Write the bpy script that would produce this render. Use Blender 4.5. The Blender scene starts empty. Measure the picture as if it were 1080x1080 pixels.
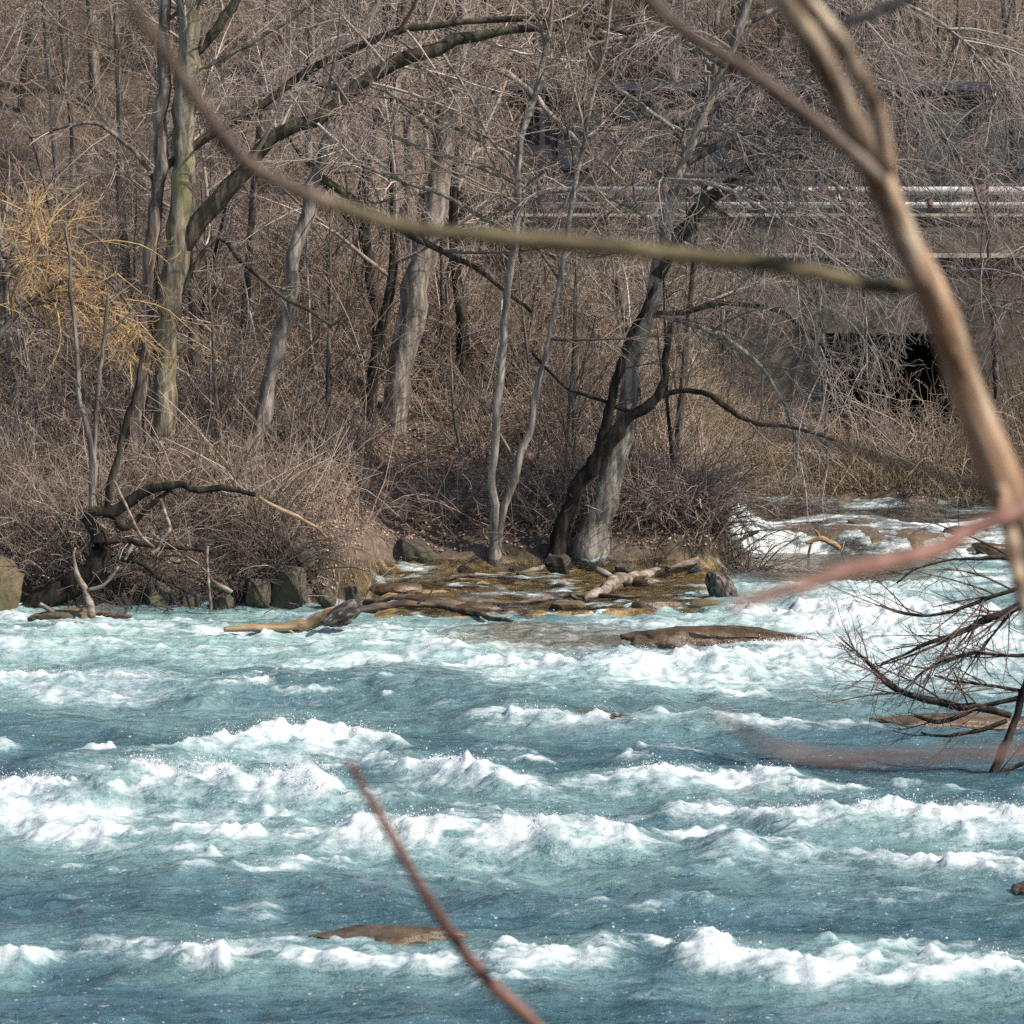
import bpy, bmesh, math
import numpy as np
from mathutils import Vector

rng = np.random.default_rng(11)
C = bpy.context.scene.collection
scene = bpy.context.scene
R = math.radians

# ------------------------------------------------------------------ camera geometry (photo is 1080 x 1080)
F = 3037.0                       # focal length in photo pixels
CAM = np.array([0.0, 0.0, 5.0])
PITCH = math.atan((540 - 303) / F)
cp, sp = math.cos(PITCH), math.sin(PITCH)


def ray(px, py):
    u = (np.asarray(px, float) - 540) / F
    v = (540 - np.asarray(py, float)) / F
    return np.stack([u, cp + v * sp, -sp + v * cp], -1)


def at(px, py, Y):
    d = ray(px, py)
    t = np.asarray(Y, float) / d[..., 1]
    return CAM + d * t[..., None]


def onz(px, py, z=0.0):
    d = ray(px, py)
    t = (z - CAM[2]) / d[..., 2]
    return CAM + d * t[..., None]


def to_px(x, y, z):
    f = y * cp - (z - 5) * sp
    v = y * sp + (z - 5) * cp
    return 540 + F * x / f, 540 - F * v / f


# ------------------------------------------------------------------ noise
def ss(a, b, x):
    t = np.clip((x - a) / (b - a), 0, 1)
    return t * t * (3 - 2 * t)


def mix(a, b, t):
    return a + (b - a) * t


def _hash(ix, iy, seed):
    h = (ix.astype(np.int64) * 374761393 + iy.astype(np.int64) * 668265263 + seed * 974634721) & 0xFFFFFFFF
    h = ((h ^ (h >> 13)) * 1274126177) & 0xFFFFFFFF
    h = h ^ (h >> 16)
    return (h & 0xFFFF) / 65535.0


def vn(x, y, seed=0):
    x = np.asarray(x, float); y = np.asarray(y, float)
    ix, iy = np.floor(x), np.floor(y)
    fx, fy = x - ix, y - iy
    fx = fx * fx * fx * (fx * (fx * 6 - 15) + 10); fy = fy * fy * fy * (fy * (fy * 6 - 15) + 10)
    a, b = _hash(ix, iy, seed), _hash(ix + 1, iy, seed)
    c, d = _hash(ix, iy + 1, seed), _hash(ix + 1, iy + 1, seed)
    return mix(mix(a, b, fx), mix(c, d, fx), fy)


def fbm(x, y, seed=0, oct=4, gain=.5):
    s, a, t = 0, 1.0, 0
    for k in range(oct):
        ca, sa = math.cos(k * 1.1), math.sin(k * 1.1)
        s = s + a * vn((x * ca - y * sa) * 2.03 ** k, (x * sa + y * ca) * 2.03 ** k, seed + 17 * k)
        t += a; a *= gain
    return s / t - 0.5


# ------------------------------------------------------------------ object helpers
def tag(o, label=None, cat=None, group=None, kind=None):
    if label: o['label'] = label
    if cat: o['category'] = cat
    if group: o['group'] = group
    if kind: o['kind'] = kind
    return o


def empty(name, loc):
    o = bpy.data.objects.new(name, None); C.objects.link(o)
    o.location = loc; o.empty_display_size = .2
    return o


def mesh_np(name, V, faces, mat, parent=None, attrs=None, smooth=True):
    """faces: list of (n,k) index arrays"""
    me = bpy.data.meshes.new(name)
    V = np.asarray(V, np.float32)
    if parent is not None:
        V = V - np.array(parent.location, np.float32)
    me.vertices.add(len(V)); me.vertices.foreach_set('co', V.ravel())
    idx = np.concatenate([f.ravel() for f in faces]).astype(np.int32)
    tot = np.concatenate([np.full(len(f), f.shape[1], np.int32) for f in faces])
    st = np.concatenate([[0], np.cumsum(tot)[:-1]]).astype(np.int32)
    me.loops.add(len(idx)); me.loops.foreach_set('vertex_index', idx)
    me.polygons.add(len(tot)); me.polygons.foreach_set('loop_start', st)
    me.polygons.foreach_set('use_smooth', np.full(len(tot), smooth, bool))
    for k, a in (attrs or {}).items():
        at_ = me.attributes.new(k, 'FLOAT', 'POINT')
        at_.data.foreach_set('value', np.asarray(a, np.float32).ravel())
    me.update(calc_edges=True)
    me.materials.append(mat)
    o = bpy.data.objects.new(name, me); C.objects.link(o)
    if parent is not None: o.parent = parent
    return o


def grid_mesh(name, xs, ys, Z, mat, attrs=None, mask=None):
    X, Y = np.meshgrid(xs, ys)
    V = np.stack([X, Y, Z], -1).reshape(-1, 3)
    nx, ny = len(xs), len(ys)
    i = np.arange(nx * ny).reshape(ny, nx)
    q = np.stack([i[:-1, :-1], i[:-1, 1:], i[1:, 1:], i[1:, :-1]], -1).reshape(-1, 4)
    at_ = {k: a.reshape(-1) for k, a in (attrs or {}).items()}
    if mask is not None:
        m = mask.reshape(-1)
        q = q[m[q].any(1)]
        u = np.unique(q); re = np.zeros(len(V), int); re[u] = np.arange(len(u))
        V = V[u]; q = re[q]; at_ = {k: a[u] for k, a in at_.items()}
    return mesh_np(name, V, [q], mat, attrs=at_)


def norm(v):
    return v / np.maximum(np.linalg.norm(v, axis=-1, keepdims=True), 1e-9)


def tubes(P, Rad, S=3, rough=0.0, cap=False, seed=0):
    """P (N,K,3), Rad (N,K): vertices and quads of N tapered tubes"""
    N, K = P.shape[:2]
    T = norm(np.gradient(P, axis=1))
    d = norm(P[:, -1] - P[:, 0])
    ref = np.where(np.abs(d[:, 2:3]) > .8, [[0.0, 1.0, 0.0]], [[0.0, 0.0, 1.0]])[:, None, :]
    U = norm(ref - (ref * T).sum(-1, keepdims=True) * T)
    W = np.cross(T, U)
    a = np.arange(S) * 2 * math.pi / S
    rr = Rad[:, :, None] * np.ones(S)
    if rough:
        L = np.concatenate([np.zeros((N, 1)), np.cumsum(np.linalg.norm(np.diff(P, axis=1), axis=-1), 1)], 1)
        nz = fbm(np.cos(a)[None, None] * 1.6 + 9, np.sin(a)[None, None] * 1.6 + L[..., None] * 1.3, seed, 3)
        rr = rr * (1 + rough * 2 * nz)
    V = P[:, :, None] + rr[..., None] * (np.cos(a)[:, None] * U[:, :, None] + np.sin(a)[:, None] * W[:, :, None])
    b = (np.arange(N)[:, None, None] * K + np.arange(K - 1)[None, :, None]) * S
    j = np.arange(S)[None, None]; j2 = (j + 1) % S
    q = np.stack([b + j, b + j2, b + S + j2, b + S + j], -1).reshape(-1, 4)
    V = V.reshape(-1, 3)
    faces = [q]
    if cap:
        n0 = len(V)
        V = np.concatenate([V, P[:, 0], P[:, -1]])
        for n in range(N):
            lo = n * K * S; hi = (n * K + K - 1) * S
            jj = np.arange(S); j3 = (jj + 1) % S
            faces.append(np.stack([np.full(S, n0 + n), lo + j3, lo + jj], -1))
            faces.append(np.stack([np.full(S, n0 + N + n), hi + jj, hi + j3], -1))
    return V, faces


def join(parts):
    """parts: list of (V, faces, tint per vertex)"""
    Vs, Fs, Ts, n = [], {}, [], 0
    for V, faces, t in parts:
        for f in faces: Fs.setdefault(f.shape[1], []).append(f + n)
        Vs.append(V); Ts.append(np.broadcast_to(t, len(V))); n += len(V)
    return np.concatenate(Vs), [np.concatenate(f) for f in Fs.values()], np.concatenate(Ts)


def spline(pts, K):
    """Catmull-Rom through rows of pts, K samples"""
    p = np.asarray(pts, float); n = len(p)
    seg = np.concatenate([[0], np.cumsum(np.linalg.norm(np.diff(p[:, :3], axis=0), axis=1))])
    s = np.linspace(0, seg[-1], K)
    i = np.clip(np.searchsorted(seg, s, 'right') - 1, 0, n - 2)
    t = ((s - seg[i]) / np.maximum(seg[i + 1] - seg[i], 1e-9))[:, None]
    a, b, c, d = p[np.maximum(i - 1, 0)], p[i], p[i + 1], p[np.minimum(i + 2, n - 1)]
    out = .5 * (2 * b + (c - a) * t + (2 * a - 5 * b + 4 * c - d) * t * t + (3 * b - a - 3 * c + d) * t ** 3)
    out[:, 3:] = b[:, 3:] * (1 - t) + c[:, 3:] * t
    return out


def grow(P, Rd, rg, per, t0=.15, t1=1.0, ang=50, asd=14, lf=.5, lmin=.12, lmax=9, trop=(0, 0, .2), wig=.12, K=5, rl=.012, rmin=.0022, kr=.6):
    """children on every branch of P: per = how many per metre"""
    N, Kp = P.shape[:2]
    ln = np.linalg.norm(np.diff(P, axis=1), axis=-1).sum(1)
    cnt = rg.poisson(per * ln * (t1 - t0))
    ix = np.repeat(np.arange(N), cnt); M = len(ix)
    t = t0 + (t1 - t0) * rg.random(M)
    f = t * (Kp - 1); k = np.minimum(f.astype(int), Kp - 2); f = (f - k)[:, None]
    p = P[ix, k] * (1 - f) + P[ix, k + 1] * f
    r = Rd[ix, k] * (1 - f[:, 0]) + Rd[ix, k + 1] * f[:, 0]
    T = norm(P[ix, k + 1] - P[ix, k])
    q = norm(np.cross(T, norm(rg.normal(size=(M, 3)))))
    a = np.radians(rg.normal(ang, asd, M))[:, None]
    d = np.cos(a) * T + np.sin(a) * q
    L = np.clip(lf * ln[ix] * (1 - .55 * t) * np.exp(rg.normal(0, .35, M)), lmin, lmax)
    out = np.zeros((M, K, 3)); out[:, 0] = p
    tr = np.asarray(trop, float)
    bend = rg.normal(size=(M, 3)) * wig
    for j in range(1, K):
        d = norm(d + (bend + rg.normal(size=(M, 3)) * wig + tr) * (4.0 / (K - 1)) * .5)
        out[:, j] = out[:, j - 1] + d * (L / (K - 1))[:, None]
    r0 = np.minimum(r * kr, rl * L + rmin)
    Rr = r0[:, None] * (1 - np.linspace(0, 1, K)) + rmin * np.linspace(0, 1, K)
    return out, np.maximum(Rr, rmin * .8)


def tube_set(levels, rg, sides=(5, 4, 3, 3, 3), tint=(0, 1)):
    ps = []
    for (P, Rd), S in zip(levels, sides):
        if len(P) == 0: continue
        V, f = tubes(P, Rd, S)
        t = np.repeat(tint[0] + (tint[1] - tint[0]) * rg.random(len(P)), P.shape[1] * S)
        ps.append((V, f, t))
    return join(ps)


# ------------------------------------------------------------------ materials
def nodes(name):
    m = bpy.data.materials.new(name); m.use_nodes = True
    nt = m.node_tree; nt.nodes.clear()
    out = nt.nodes.new('ShaderNodeOutputMaterial'); b = nt.nodes.new('ShaderNodeBsdfPrincipled')
    nt.links.new(b.outputs[0], out.inputs[0])

    def n(t, **kw):
        x = nt.nodes.new('ShaderNode' + t)
        for k, v in kw.items():
            if k.startswith('i_'):
                key = k[2:]; key = int(key) if key.isdigit() else key
                x.inputs[key].default_value = v
            else: setattr(x, k, v)
        return x
    L = nt.links.new
    return m, b, n, L, out


def ramp(n, L, src, stops, interp='LINEAR'):
    r = n('ValToRGB'); e = r.color_ramp.elements; r.color_ramp.interpolation = interp
    while len(e) < len(stops): e.new(.5)
    for x, (p, c) in zip(e, stops):
        x.position = p; x.color = (*c, 1) if len(c) == 3 else c
    L(src, r.inputs[0]); return r.outputs[0]


def cmix(n, L, f, a, b, mode='MIX'):
    x = n('Mix', data_type='RGBA', blend_type=mode)
    for v, k in ((f, 0), (a, 6), (b, 7)):
        if isinstance(v, (int, float)): x.inputs[k].default_value = v
        elif isinstance(v, tuple): x.inputs[k].default_value = (*v, 1)
        else: L(v, x.inputs[k])
    return x.outputs[2]


def math_(n, L, op, a, b=0.0, clamp=False):
    x = n('Math', operation=op, use_clamp=clamp)
    for v, k in ((a, 0), (b, 1)):
        if isinstance(v, (int, float)): x.inputs[k].default_value = v
        else: L(v, x.inputs[k])
    return x.outputs[0]


def noise(n, L, scale, stretch=(1, 1, 1), detail=4, coord='Object', rot=(0, 0, 0), rough=.55):
    tc = n('TexCoord'); mp = n('Mapping'); mp.inputs['Scale'].default_value = stretch; mp.inputs['Rotation'].default_value = rot
    if any(rot): mp.vector_type = 'TEXTURE'; mp.inputs['Scale'].default_value = tuple(1 / x for x in stretch)
    L(tc.outputs[coord], mp.inputs[0])
    x = n('TexNoise'); x.inputs['Scale'].default_value = scale; x.inputs['Detail'].default_value = detail; x.inputs['Roughness'].default_value = rough
    L(mp.outputs[0], x.inputs['Vector']); return x.outputs[0]


def mat_twig(name, c0, c1, c2=None):
    m, b, n, L, _ = nodes(name)
    a = n('Attribute', attribute_name='tint'); oi = n('ObjectInfo')
    f = math_(n, L, 'ADD', a.outputs['Fac'], math_(n, L, 'MULTIPLY', math_(n, L, 'SUBTRACT', oi.outputs['Random'], .5), .5), True)
    st = [(0, c0), (.55, c1), (1, c2 or c1)]
    L(ramp(n, L, f, st), b.inputs['Base Color'])
    b.inputs['Roughness'].default_value = .75; b.inputs['Specular IOR Level'].default_value = .25
    return m


def mat_bark(name, c0, c1, moss=None, mossamt=.5, stretch=(9, 9, 1.6), bump=.5, rot=(0, 0, 0), scale=1.0):
    m, b, n, L, _ = nodes(name)
    s1 = noise(n, L, scale, stretch, 6, rot=rot); s2 = noise(n, L, 1.1, (1, 1, .6), 3)
    col = ramp(n, L, s1, [(.36, tuple(x * .6 for x in c0)), (.46, c0), (.62, c1)])
    col = cmix(n, L, math_(n, L, 'MULTIPLY', s2, .5), col, tuple(x * .7 for x in c0))
    if moss:
        f = ramp(n, L, noise(n, L, 2.2, (1.2, 1.2, .5), 5), [(.62 - mossamt * .4, (0, 0, 0)), (.78 - mossamt * .3, (1, 1, 1))])
        col = cmix(n, L, f, col, moss)
    L(col, b.inputs['Base Color']); b.inputs['Roughness'].default_value = .9; b.inputs['Specular IOR Level'].default_value = .2
    bp = n('Bump'); bp.inputs['Strength'].default_value = bump * 1.4; bp.inputs['Distance'].default_value = .05
    L(s1, bp.inputs['Height']); L(bp.outputs[0], b.inputs['Normal'])
    return m


def mat_rock(name, c0, c1, moss=None, rough=.85, spec=.3, scale=3.0):
    m, b, n, L, _ = nodes(name)
    s1 = noise(n, L, scale, (1, 1, 1.6), 8, rough=.65); s2 = noise(n, L, scale * .45, detail=4)
    col = ramp(n, L, s1, [(.32, c0), (.66, c1)])
    if moss: col = cmix(n, L, ramp(n, L, s2, [(.52, (0, 0, 0)), (.66, (1, 1, 1))]), col, moss)
    L(col, b.inputs['Base Color']); b.inputs['Roughness'].default_value = rough; b.inputs['Specular IOR Level'].default_value = spec
    bp = n('Bump'); bp.inputs['Strength'].default_value = .7; bp.inputs['Distance'].default_value = .06
    L(s1, bp.inputs['Height']); L(bp.outputs[0], b.inputs['Normal'])
    return m


def mat_plain(name, c, rough=.6, metal=0.0, var=.25, scale=4, spec=.4):
    m, b, n, L, _ = nodes(name)
    s = noise(n, L, scale, detail=5)
    L(ramp(n, L, s, [(.3, tuple(x * (1 - var) for x in c)), (.7, tuple(min(1, x * (1 + var)) for x in c))]), b.inputs['Base Color'])
    b.inputs['Roughness'].default_value = rough; b.inputs['Metallic'].default_value = metal; b.inputs['Specular IOR Level'].default_value = spec
    return m


def mat_water(name, sheet=False):
    m, b, n, L, out = nodes(name)
    A = lambda k: n('Attribute', attribute_name=k).outputs['Fac']
    air, foam, brown = A('air'), A('foam'), A('brown')
    big = noise(n, L, 1.0, (.7, 2.6, 1), 5)
    deep = cmix(n, L, ramp(n, L, big, [(.36, (0, 0, 0)), (.64, (1, 1, 1))]), (.028, .080, .100), (.074, .152, .196))  # teal water; its lighter blue streaks paint in the sky's reflection
    milk = noise(n, L, 2.2, (1, 1.9, 1), 6, rough=.62)
    airn = math_(n, L, 'ADD', air, math_(n, L, 'MULTIPLY', math_(n, L, 'SUBTRACT', milk, .5), math_(n, L, 'MULTIPLY', air, 2.2)), True)
    col = cmix(n, L, airn, deep, (.30, .46, .43))
    bn = ramp(n, L, noise(n, L, 4.5, (1, 1, 1), 6), [(.3, (.05, .033, .02)), (.7, (.20, .14, .085))])
    col = cmix(n, L, brown, col, bn)
    f1 = noise(n, L, 4.0, (.75, 2.1, 1), 8, rough=.66); f2 = noise(n, L, 17, (1, 1.3, 1), 5, rough=.7)
    fn = math_(n, L, 'ADD', math_(n, L, 'MULTIPLY', f1, .7), math_(n, L, 'MULTIPLY', f2, .4))
    ff = math_(n, L, 'ADD', math_(n, L, 'MULTIPLY', foam, 1.14), math_(n, L, 'MULTIPLY', math_(n, L, 'SUBTRACT', fn, .55), 2.6))
    ff = math_(n, L, 'MULTIPLY', ramp(n, L, ff, [(.26, (0, 0, 0)), (.60, (.30, .30, .30)), (.90, (.62, .62, .62)), (1.2 - .2, (.95, .95, .95))]), ramp(n, L, foam, [(.04, (0, 0, 0)), (.22, (1, 1, 1))]))
    fl = math_(n, L, 'MULTIPLY', ramp(n, L, noise(n, L, 17, (1, 1.2, 1), 3, rough=.7), [(.64, (0, 0, 0)), (.685, (1, 1, 1))]), ramp(n, L, noise(n, L, 1.3, (1, 2, 1), 4), [(.42, (0, 0, 0)), (.6, (.9, .9, .9))]))  # white flecks: sun glints painted into the colour, along with stray foam bubbles
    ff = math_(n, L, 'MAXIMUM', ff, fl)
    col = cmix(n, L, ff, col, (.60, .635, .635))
    L(col, b.inputs['Base Color'])
    L(ramp(n, L, ff, [(0, (.10, .10, .10)), (.6, (.8, .8, .8))]), b.inputs['Roughness'])
    b.inputs['IOR'].default_value = 1.33
    w1 = noise(n, L, 2.4, (.8, 2.6, 1), 4, rough=.5); w2 = noise(n, L, 11, (1, 2.0, 1), 5, rough=.65)
    bp = n('Bump'); bp.inputs['Strength'].default_value = 1.0; bp.inputs['Distance'].default_value = .17
    bs = ramp(n, L, ff, [(0, (1, 1, 1)), (.5, (.22, .22, .22))]); L(bs, bp.inputs['Strength'])
    L(w1, bp.inputs['Height'])
    bp2 = n('Bump'); bp2.inputs['Strength'].default_value = 1.0; bp2.inputs['Distance'].default_value = .045
    L(bs, bp2.inputs['Strength']); L(w2, bp2.inputs['Height']); L(bp.outputs[0], bp2.inputs['Normal'])
    bp3 = n('Bump'); bp3.inputs['Distance'].default_value = .022
    L(ramp(n, L, ff, [(0, (0, 0, 0)), (.3, (1, 1, 1))]), bp3.inputs['Strength'])
    L(fn, bp3.inputs['Height']); L(bp2.outputs[0], bp3.inputs['Normal'])
    L(bp3.outputs[0], b.inputs['Normal'])
    if sheet:      # a few centimetres of clear water: you see the bed through it
        gl = n('BsdfGlossy'); gl.inputs['Roughness'].default_value = .06; L(bp2.outputs[0], gl.inputs['Normal'])
        tr = n('BsdfTransparent'); tr.inputs[0].default_value = (.95, .94, .88, 1)
        fr = n('Fresnel'); fr.inputs[0].default_value = 1.33; L(bp2.outputs[0], fr.inputs['Normal'])
        m1 = n('MixShader'); L(fr.outputs[0], m1.inputs[0]); L(tr.outputs[0], m1.inputs[1]); L(gl.outputs[0], m1.inputs[2])
        m2 = n('MixShader'); L(math_(n, L, 'ADD', ff, math_(n, L, 'MULTIPLY', air, .5), True), m2.inputs[0]); L(m1.outputs[0], m2.inputs[1]); L(b.outputs[0], m2.inputs[2])
        L(m2.outputs[0], out.inputs[0])
    return m


def mat_ground():
    m, b, n, L, _ = nodes('bank_ground')
    g = n('NewGeometry'); sx = n('SeparateXYZ'); L(g.outputs['Position'], sx.inputs[0])
    litter = ramp(n, L, noise(n, L, 9, detail=8, rough=.75), [(.3, (.05, .036, .028)), (.5, (.15, .108, .08)), (.72, (.27, .195, .15))])
    soil = ramp(n, L, noise(n, L, 4, detail=8, rough=.7), [(.35, (.035, .027, .02)), (.65, (.12, .09, .06))])
    col = cmix(n, L, ramp(n, L, noise(n, L, .7, detail=5), [(.4, (0, 0, 0)), (.56, (1, 1, 1))]), soil, litter)
    gold = ramp(n, L, noise(n, L, 3.2, (1, 1.6, 1), 8, rough=.65), [(.28, (.08, .055, .028)), (.42, (.30, .205, .085)), (.7, (.50, .38, .20))])
    ga = n('Attribute', attribute_name='gold').outputs['Fac']
    gold = cmix(n, L, ga, ramp(n, L, noise(n, L, 3.5, detail=8, rough=.7), [(.35, (.018, .014, .01)), (.7, (.085, .066, .046))]), gold)
    gold = cmix(n, L, ramp(n, L, noise(n, L, 2.1, (1, 2.2, 1), 9, rough=.72), [(.5, (0, 0, 0)), (.58, (.85, .85, .85))]), gold, (.028, .02, .013))
    wet = ramp(n, L, math_(n, L, 'ADD', sx.outputs[2], math_(n, L, 'MULTIPLY', noise(n, L, 2.5, detail=4), .25)), [(.58, (1, 1, 1)), (.72, (0, 0, 0))])
    col = cmix(n, L, wet, col, gold)
    L(col, b.inputs['Base Color'])
    L(ramp(n, L, wet, [(0, (.95, .95, .95)), (1, (.3, .3, .3))]), b.inputs['Roughness'])
    b.inputs['Specular IOR Level'].default_value = .35
    bp = n('Bump'); bp.inputs['Strength'].default_value = .8; bp.inputs['Distance'].default_value = .08
    L(noise(n, L, 7, detail=8, rough=.7), bp.inputs['Height']); L(bp.outputs[0], b.inputs['Normal'])
    return m


M = dict(
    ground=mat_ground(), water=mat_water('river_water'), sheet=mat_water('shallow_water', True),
    grey=mat_twig('grey_twigs', (.125, .09, .072), (.34, .268, .225), (.52, .435, .38)),
    tan=mat_twig('tan_twigs', (.11, .08, .058), (.31, .24, .185), (.49, .40, .32)),
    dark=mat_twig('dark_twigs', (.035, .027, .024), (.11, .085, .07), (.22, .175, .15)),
    brush=mat_twig('brush_stems', (.085, .06, .045), (.275, .20, .152), (.50, .405, .325)),
    dry=mat_twig('dry_grass', (.17, .125, .075), (.32, .25, .155), (.46, .38, .26)),
    orange=mat_twig('orange_twigs', (.25, .155, .08), (.56, .37, .175), (.66, .50, .31)),
    weeptwig=mat_twig('weeping_twigs', (.085, .066, .056), (.225, .183, .158), (.37, .315, .28)),
    redbush=mat_twig('red_twigs', (.055, .03, .026), (.16, .10, .08), (.27, .20, .17)),
    bark=mat_bark('grey_bark', (.10, .08, .066), (.29, .245, .205)),
    pale=mat_bark('pale_bark', (.17, .145, .122), (.42, .37, .31), (.24, .21, .13), .05),
    mossy=mat_bark('mossy_bark', (.13, .11, .08), (.35, .30, .215), (.20, .18, .085), .25),
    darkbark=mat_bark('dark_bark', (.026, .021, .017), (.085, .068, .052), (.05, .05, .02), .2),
    boughbark=mat_bark('shaded_bough_bark', (.045, .038, .028), (.135, .115, .08), (.085, .08, .035), .15),  # dark mossy bark, with the shade on the boughs put into its colour
    blackbark=mat_bark('black_tree_bark', (.014, .011, .009), (.05, .04, .032), (.035, .036, .015), .1),
    drift=mat_bark('driftwood', (.17, .13, .10), (.42, .36, .30), stretch=(2.2, 9, 9)),
    driftdark=mat_bark('wet_driftwood', (.07, .05, .036), (.20, .15, .115), stretch=(2.2, 9, 9)),
    driftorange=mat_bark('stripped_log', (.26, .165, .085), (.47, .345, .215), stretch=(1.6, 9, 9)),
    stump=mat_bark('grey_stump', (.05, .042, .037), (.25, .22, .20), stretch=(12, 12, 6), bump=.9),
    rock=mat_rock('bank_rock', (.03, .025, .02), (.145, .12, .095), (.07, .064, .034)),
    ochre=mat_rock('ochre_rock', (.055, .04, .024), (.20, .15, .09), (.09, .08, .042)),
    wetrock=mat_rock('wet_rock', (.022, .014, .009), (.17, .115, .066), rough=.3, spec=.5, scale=4),
    leaf=mat_twig('fallen_leaves', (.14, .082, .055), (.34, .225, .165), (.50, .375, .30)),
    spray=mat_plain('spray_drops', (.88, .9, .9), .4, var=.05),
)

# ------------------------------------------------------------------ terrain
def H(x, y):
    x = np.asarray(x, float); y = np.asarray(y, float)
    m = ss(-3.0, -1.9, x); r = ss(3.2, 4.6, x)
    Yb = mix(mix(44.55, 46.95, m), 54.4, r) + .9 * fbm(x * .7, y * .2, 3, 3)
    d = y - Yb
    n1 = fbm(x * .9, y * .9, 5, 4)
    bedM = -.7 + .80 * ss(42.35, 42.9, y + 1.1 * fbm(x * 1.4, y * .5, 21, 3)) + .062 * np.clip(y - 42.8, 0, 4.0) + .2 * n1 + .2 * np.abs(fbm(x * 2.6, y * 3.2, 24, 4)) - .03
    bedR = -.35 + 1.02 * ss(50.3, 52.5, y + 1.2 * fbm(x * .8, y * .3, 22, 3)) + .35 * fbm(x * 1.5, y * 1.2, 23, 3) * ss(49.5, 51, y)
    bed = mix(mix(-.7 + 0 * x, bedM, m), bedR, r)
    bank = mix(mix(1.45, .42, m), .35, r)
    dd = np.maximum(d - .2, 0)
    h = bed + bank * ss(-.2, .55, d) + mix(.27, .25, r) * dd + .26 * np.maximum(d - 20, 0) + ss(0, 2, d) * (.9 * fbm(x * .3, y * .3, 9, 4) + .25 * n1) + .22 * n1 * ss(-.2, .3, d)
    oc = (x > 5.15) & (x < 9.65)
    tm = np.where(oc, ss(65.9, 66.3, y), ss(59.95, 60.35, y)) * ss(-2.2, .5, x)
    h = mix(h, 6.42 + .5 * np.maximum(y - 69.5, 0), tm)
    cm = ss(4.6, 5.4, x) * (1 - ss(9.4, 10.2, x)) * ss(56, 57.5, y) * (1 - ss(66.0, 66.2, y))
    h = mix(h, np.where(y > 60.0, .9, np.minimum(h, 1.8 + .2 * n1)), cm)
    near = 3.3 - .35 * y + .12 * n1
    return np.where(y < 14, np.maximum(near, -.7), h)


def hit(px, py, y0=44.0, y1=110.0):
    Y = np.linspace(y0, y1, 2400)
    p = at(np.full_like(Y, px), np.full_like(Y, py), Y)
    below = p[:, 2] < H(p[:, 0], p[:, 1])
    return Y[np.argmax(below)] if below.any() else y1


def hitw(px, py):
    Yq = np.linspace(39, 60, 900)
    p = at(np.full_like(Yq, px), np.full_like(Yq, py), Yq)
    b = p[:, 2] < np.maximum(H(p[:, 0], p[:, 1]), .06)
    return Yq[np.argmax(b)]


xs = np.concatenate([np.arange(-70, -15, 1.5), np.arange(-15, 15, .12), np.arange(15, 71, 1.5)])
ys = np.concatenate([np.arange(-6, 14, .5), np.arange(14, 43, 1.5), np.arange(43, 61, .1), np.arange(61, 130, .6)])
X, Y = np.meshgrid(xs, ys)
g = grid_mesh('ground', xs, ys, H(X, Y), M['ground'], dict(gold=ss(-3.0, -2.0, X) * (.35 + .65 * (1 - ss(3.2, 4.4, X))))); tag(g, kind='structure')

# ------------------------------------------------------------------ river
xs = np.concatenate([np.arange(-60, -10, .8), np.arange(-10, 10, .034), np.arange(10, 60, .8)])
ys = np.concatenate([np.arange(9, 18.5, .3), np.arange(18.5, 30, .036), np.arange(30, 51.6, .045)])
X, Y = np.meshgrid(xs, ys)
PX, PY = to_px(X, Y, 0)
warp = 1.1 * fbm(X * .45, Y * .35, 31, 3)
lump = fbm(X * 2.2, Y * 2.2, 33, 4, .6)
bill = 1 - 4 * np.abs(fbm(X * 1.5, Y * 2.0, 36, 4, .55))
fine = fbm(X * 6, Y * 6, 35, 3, .6)

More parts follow.
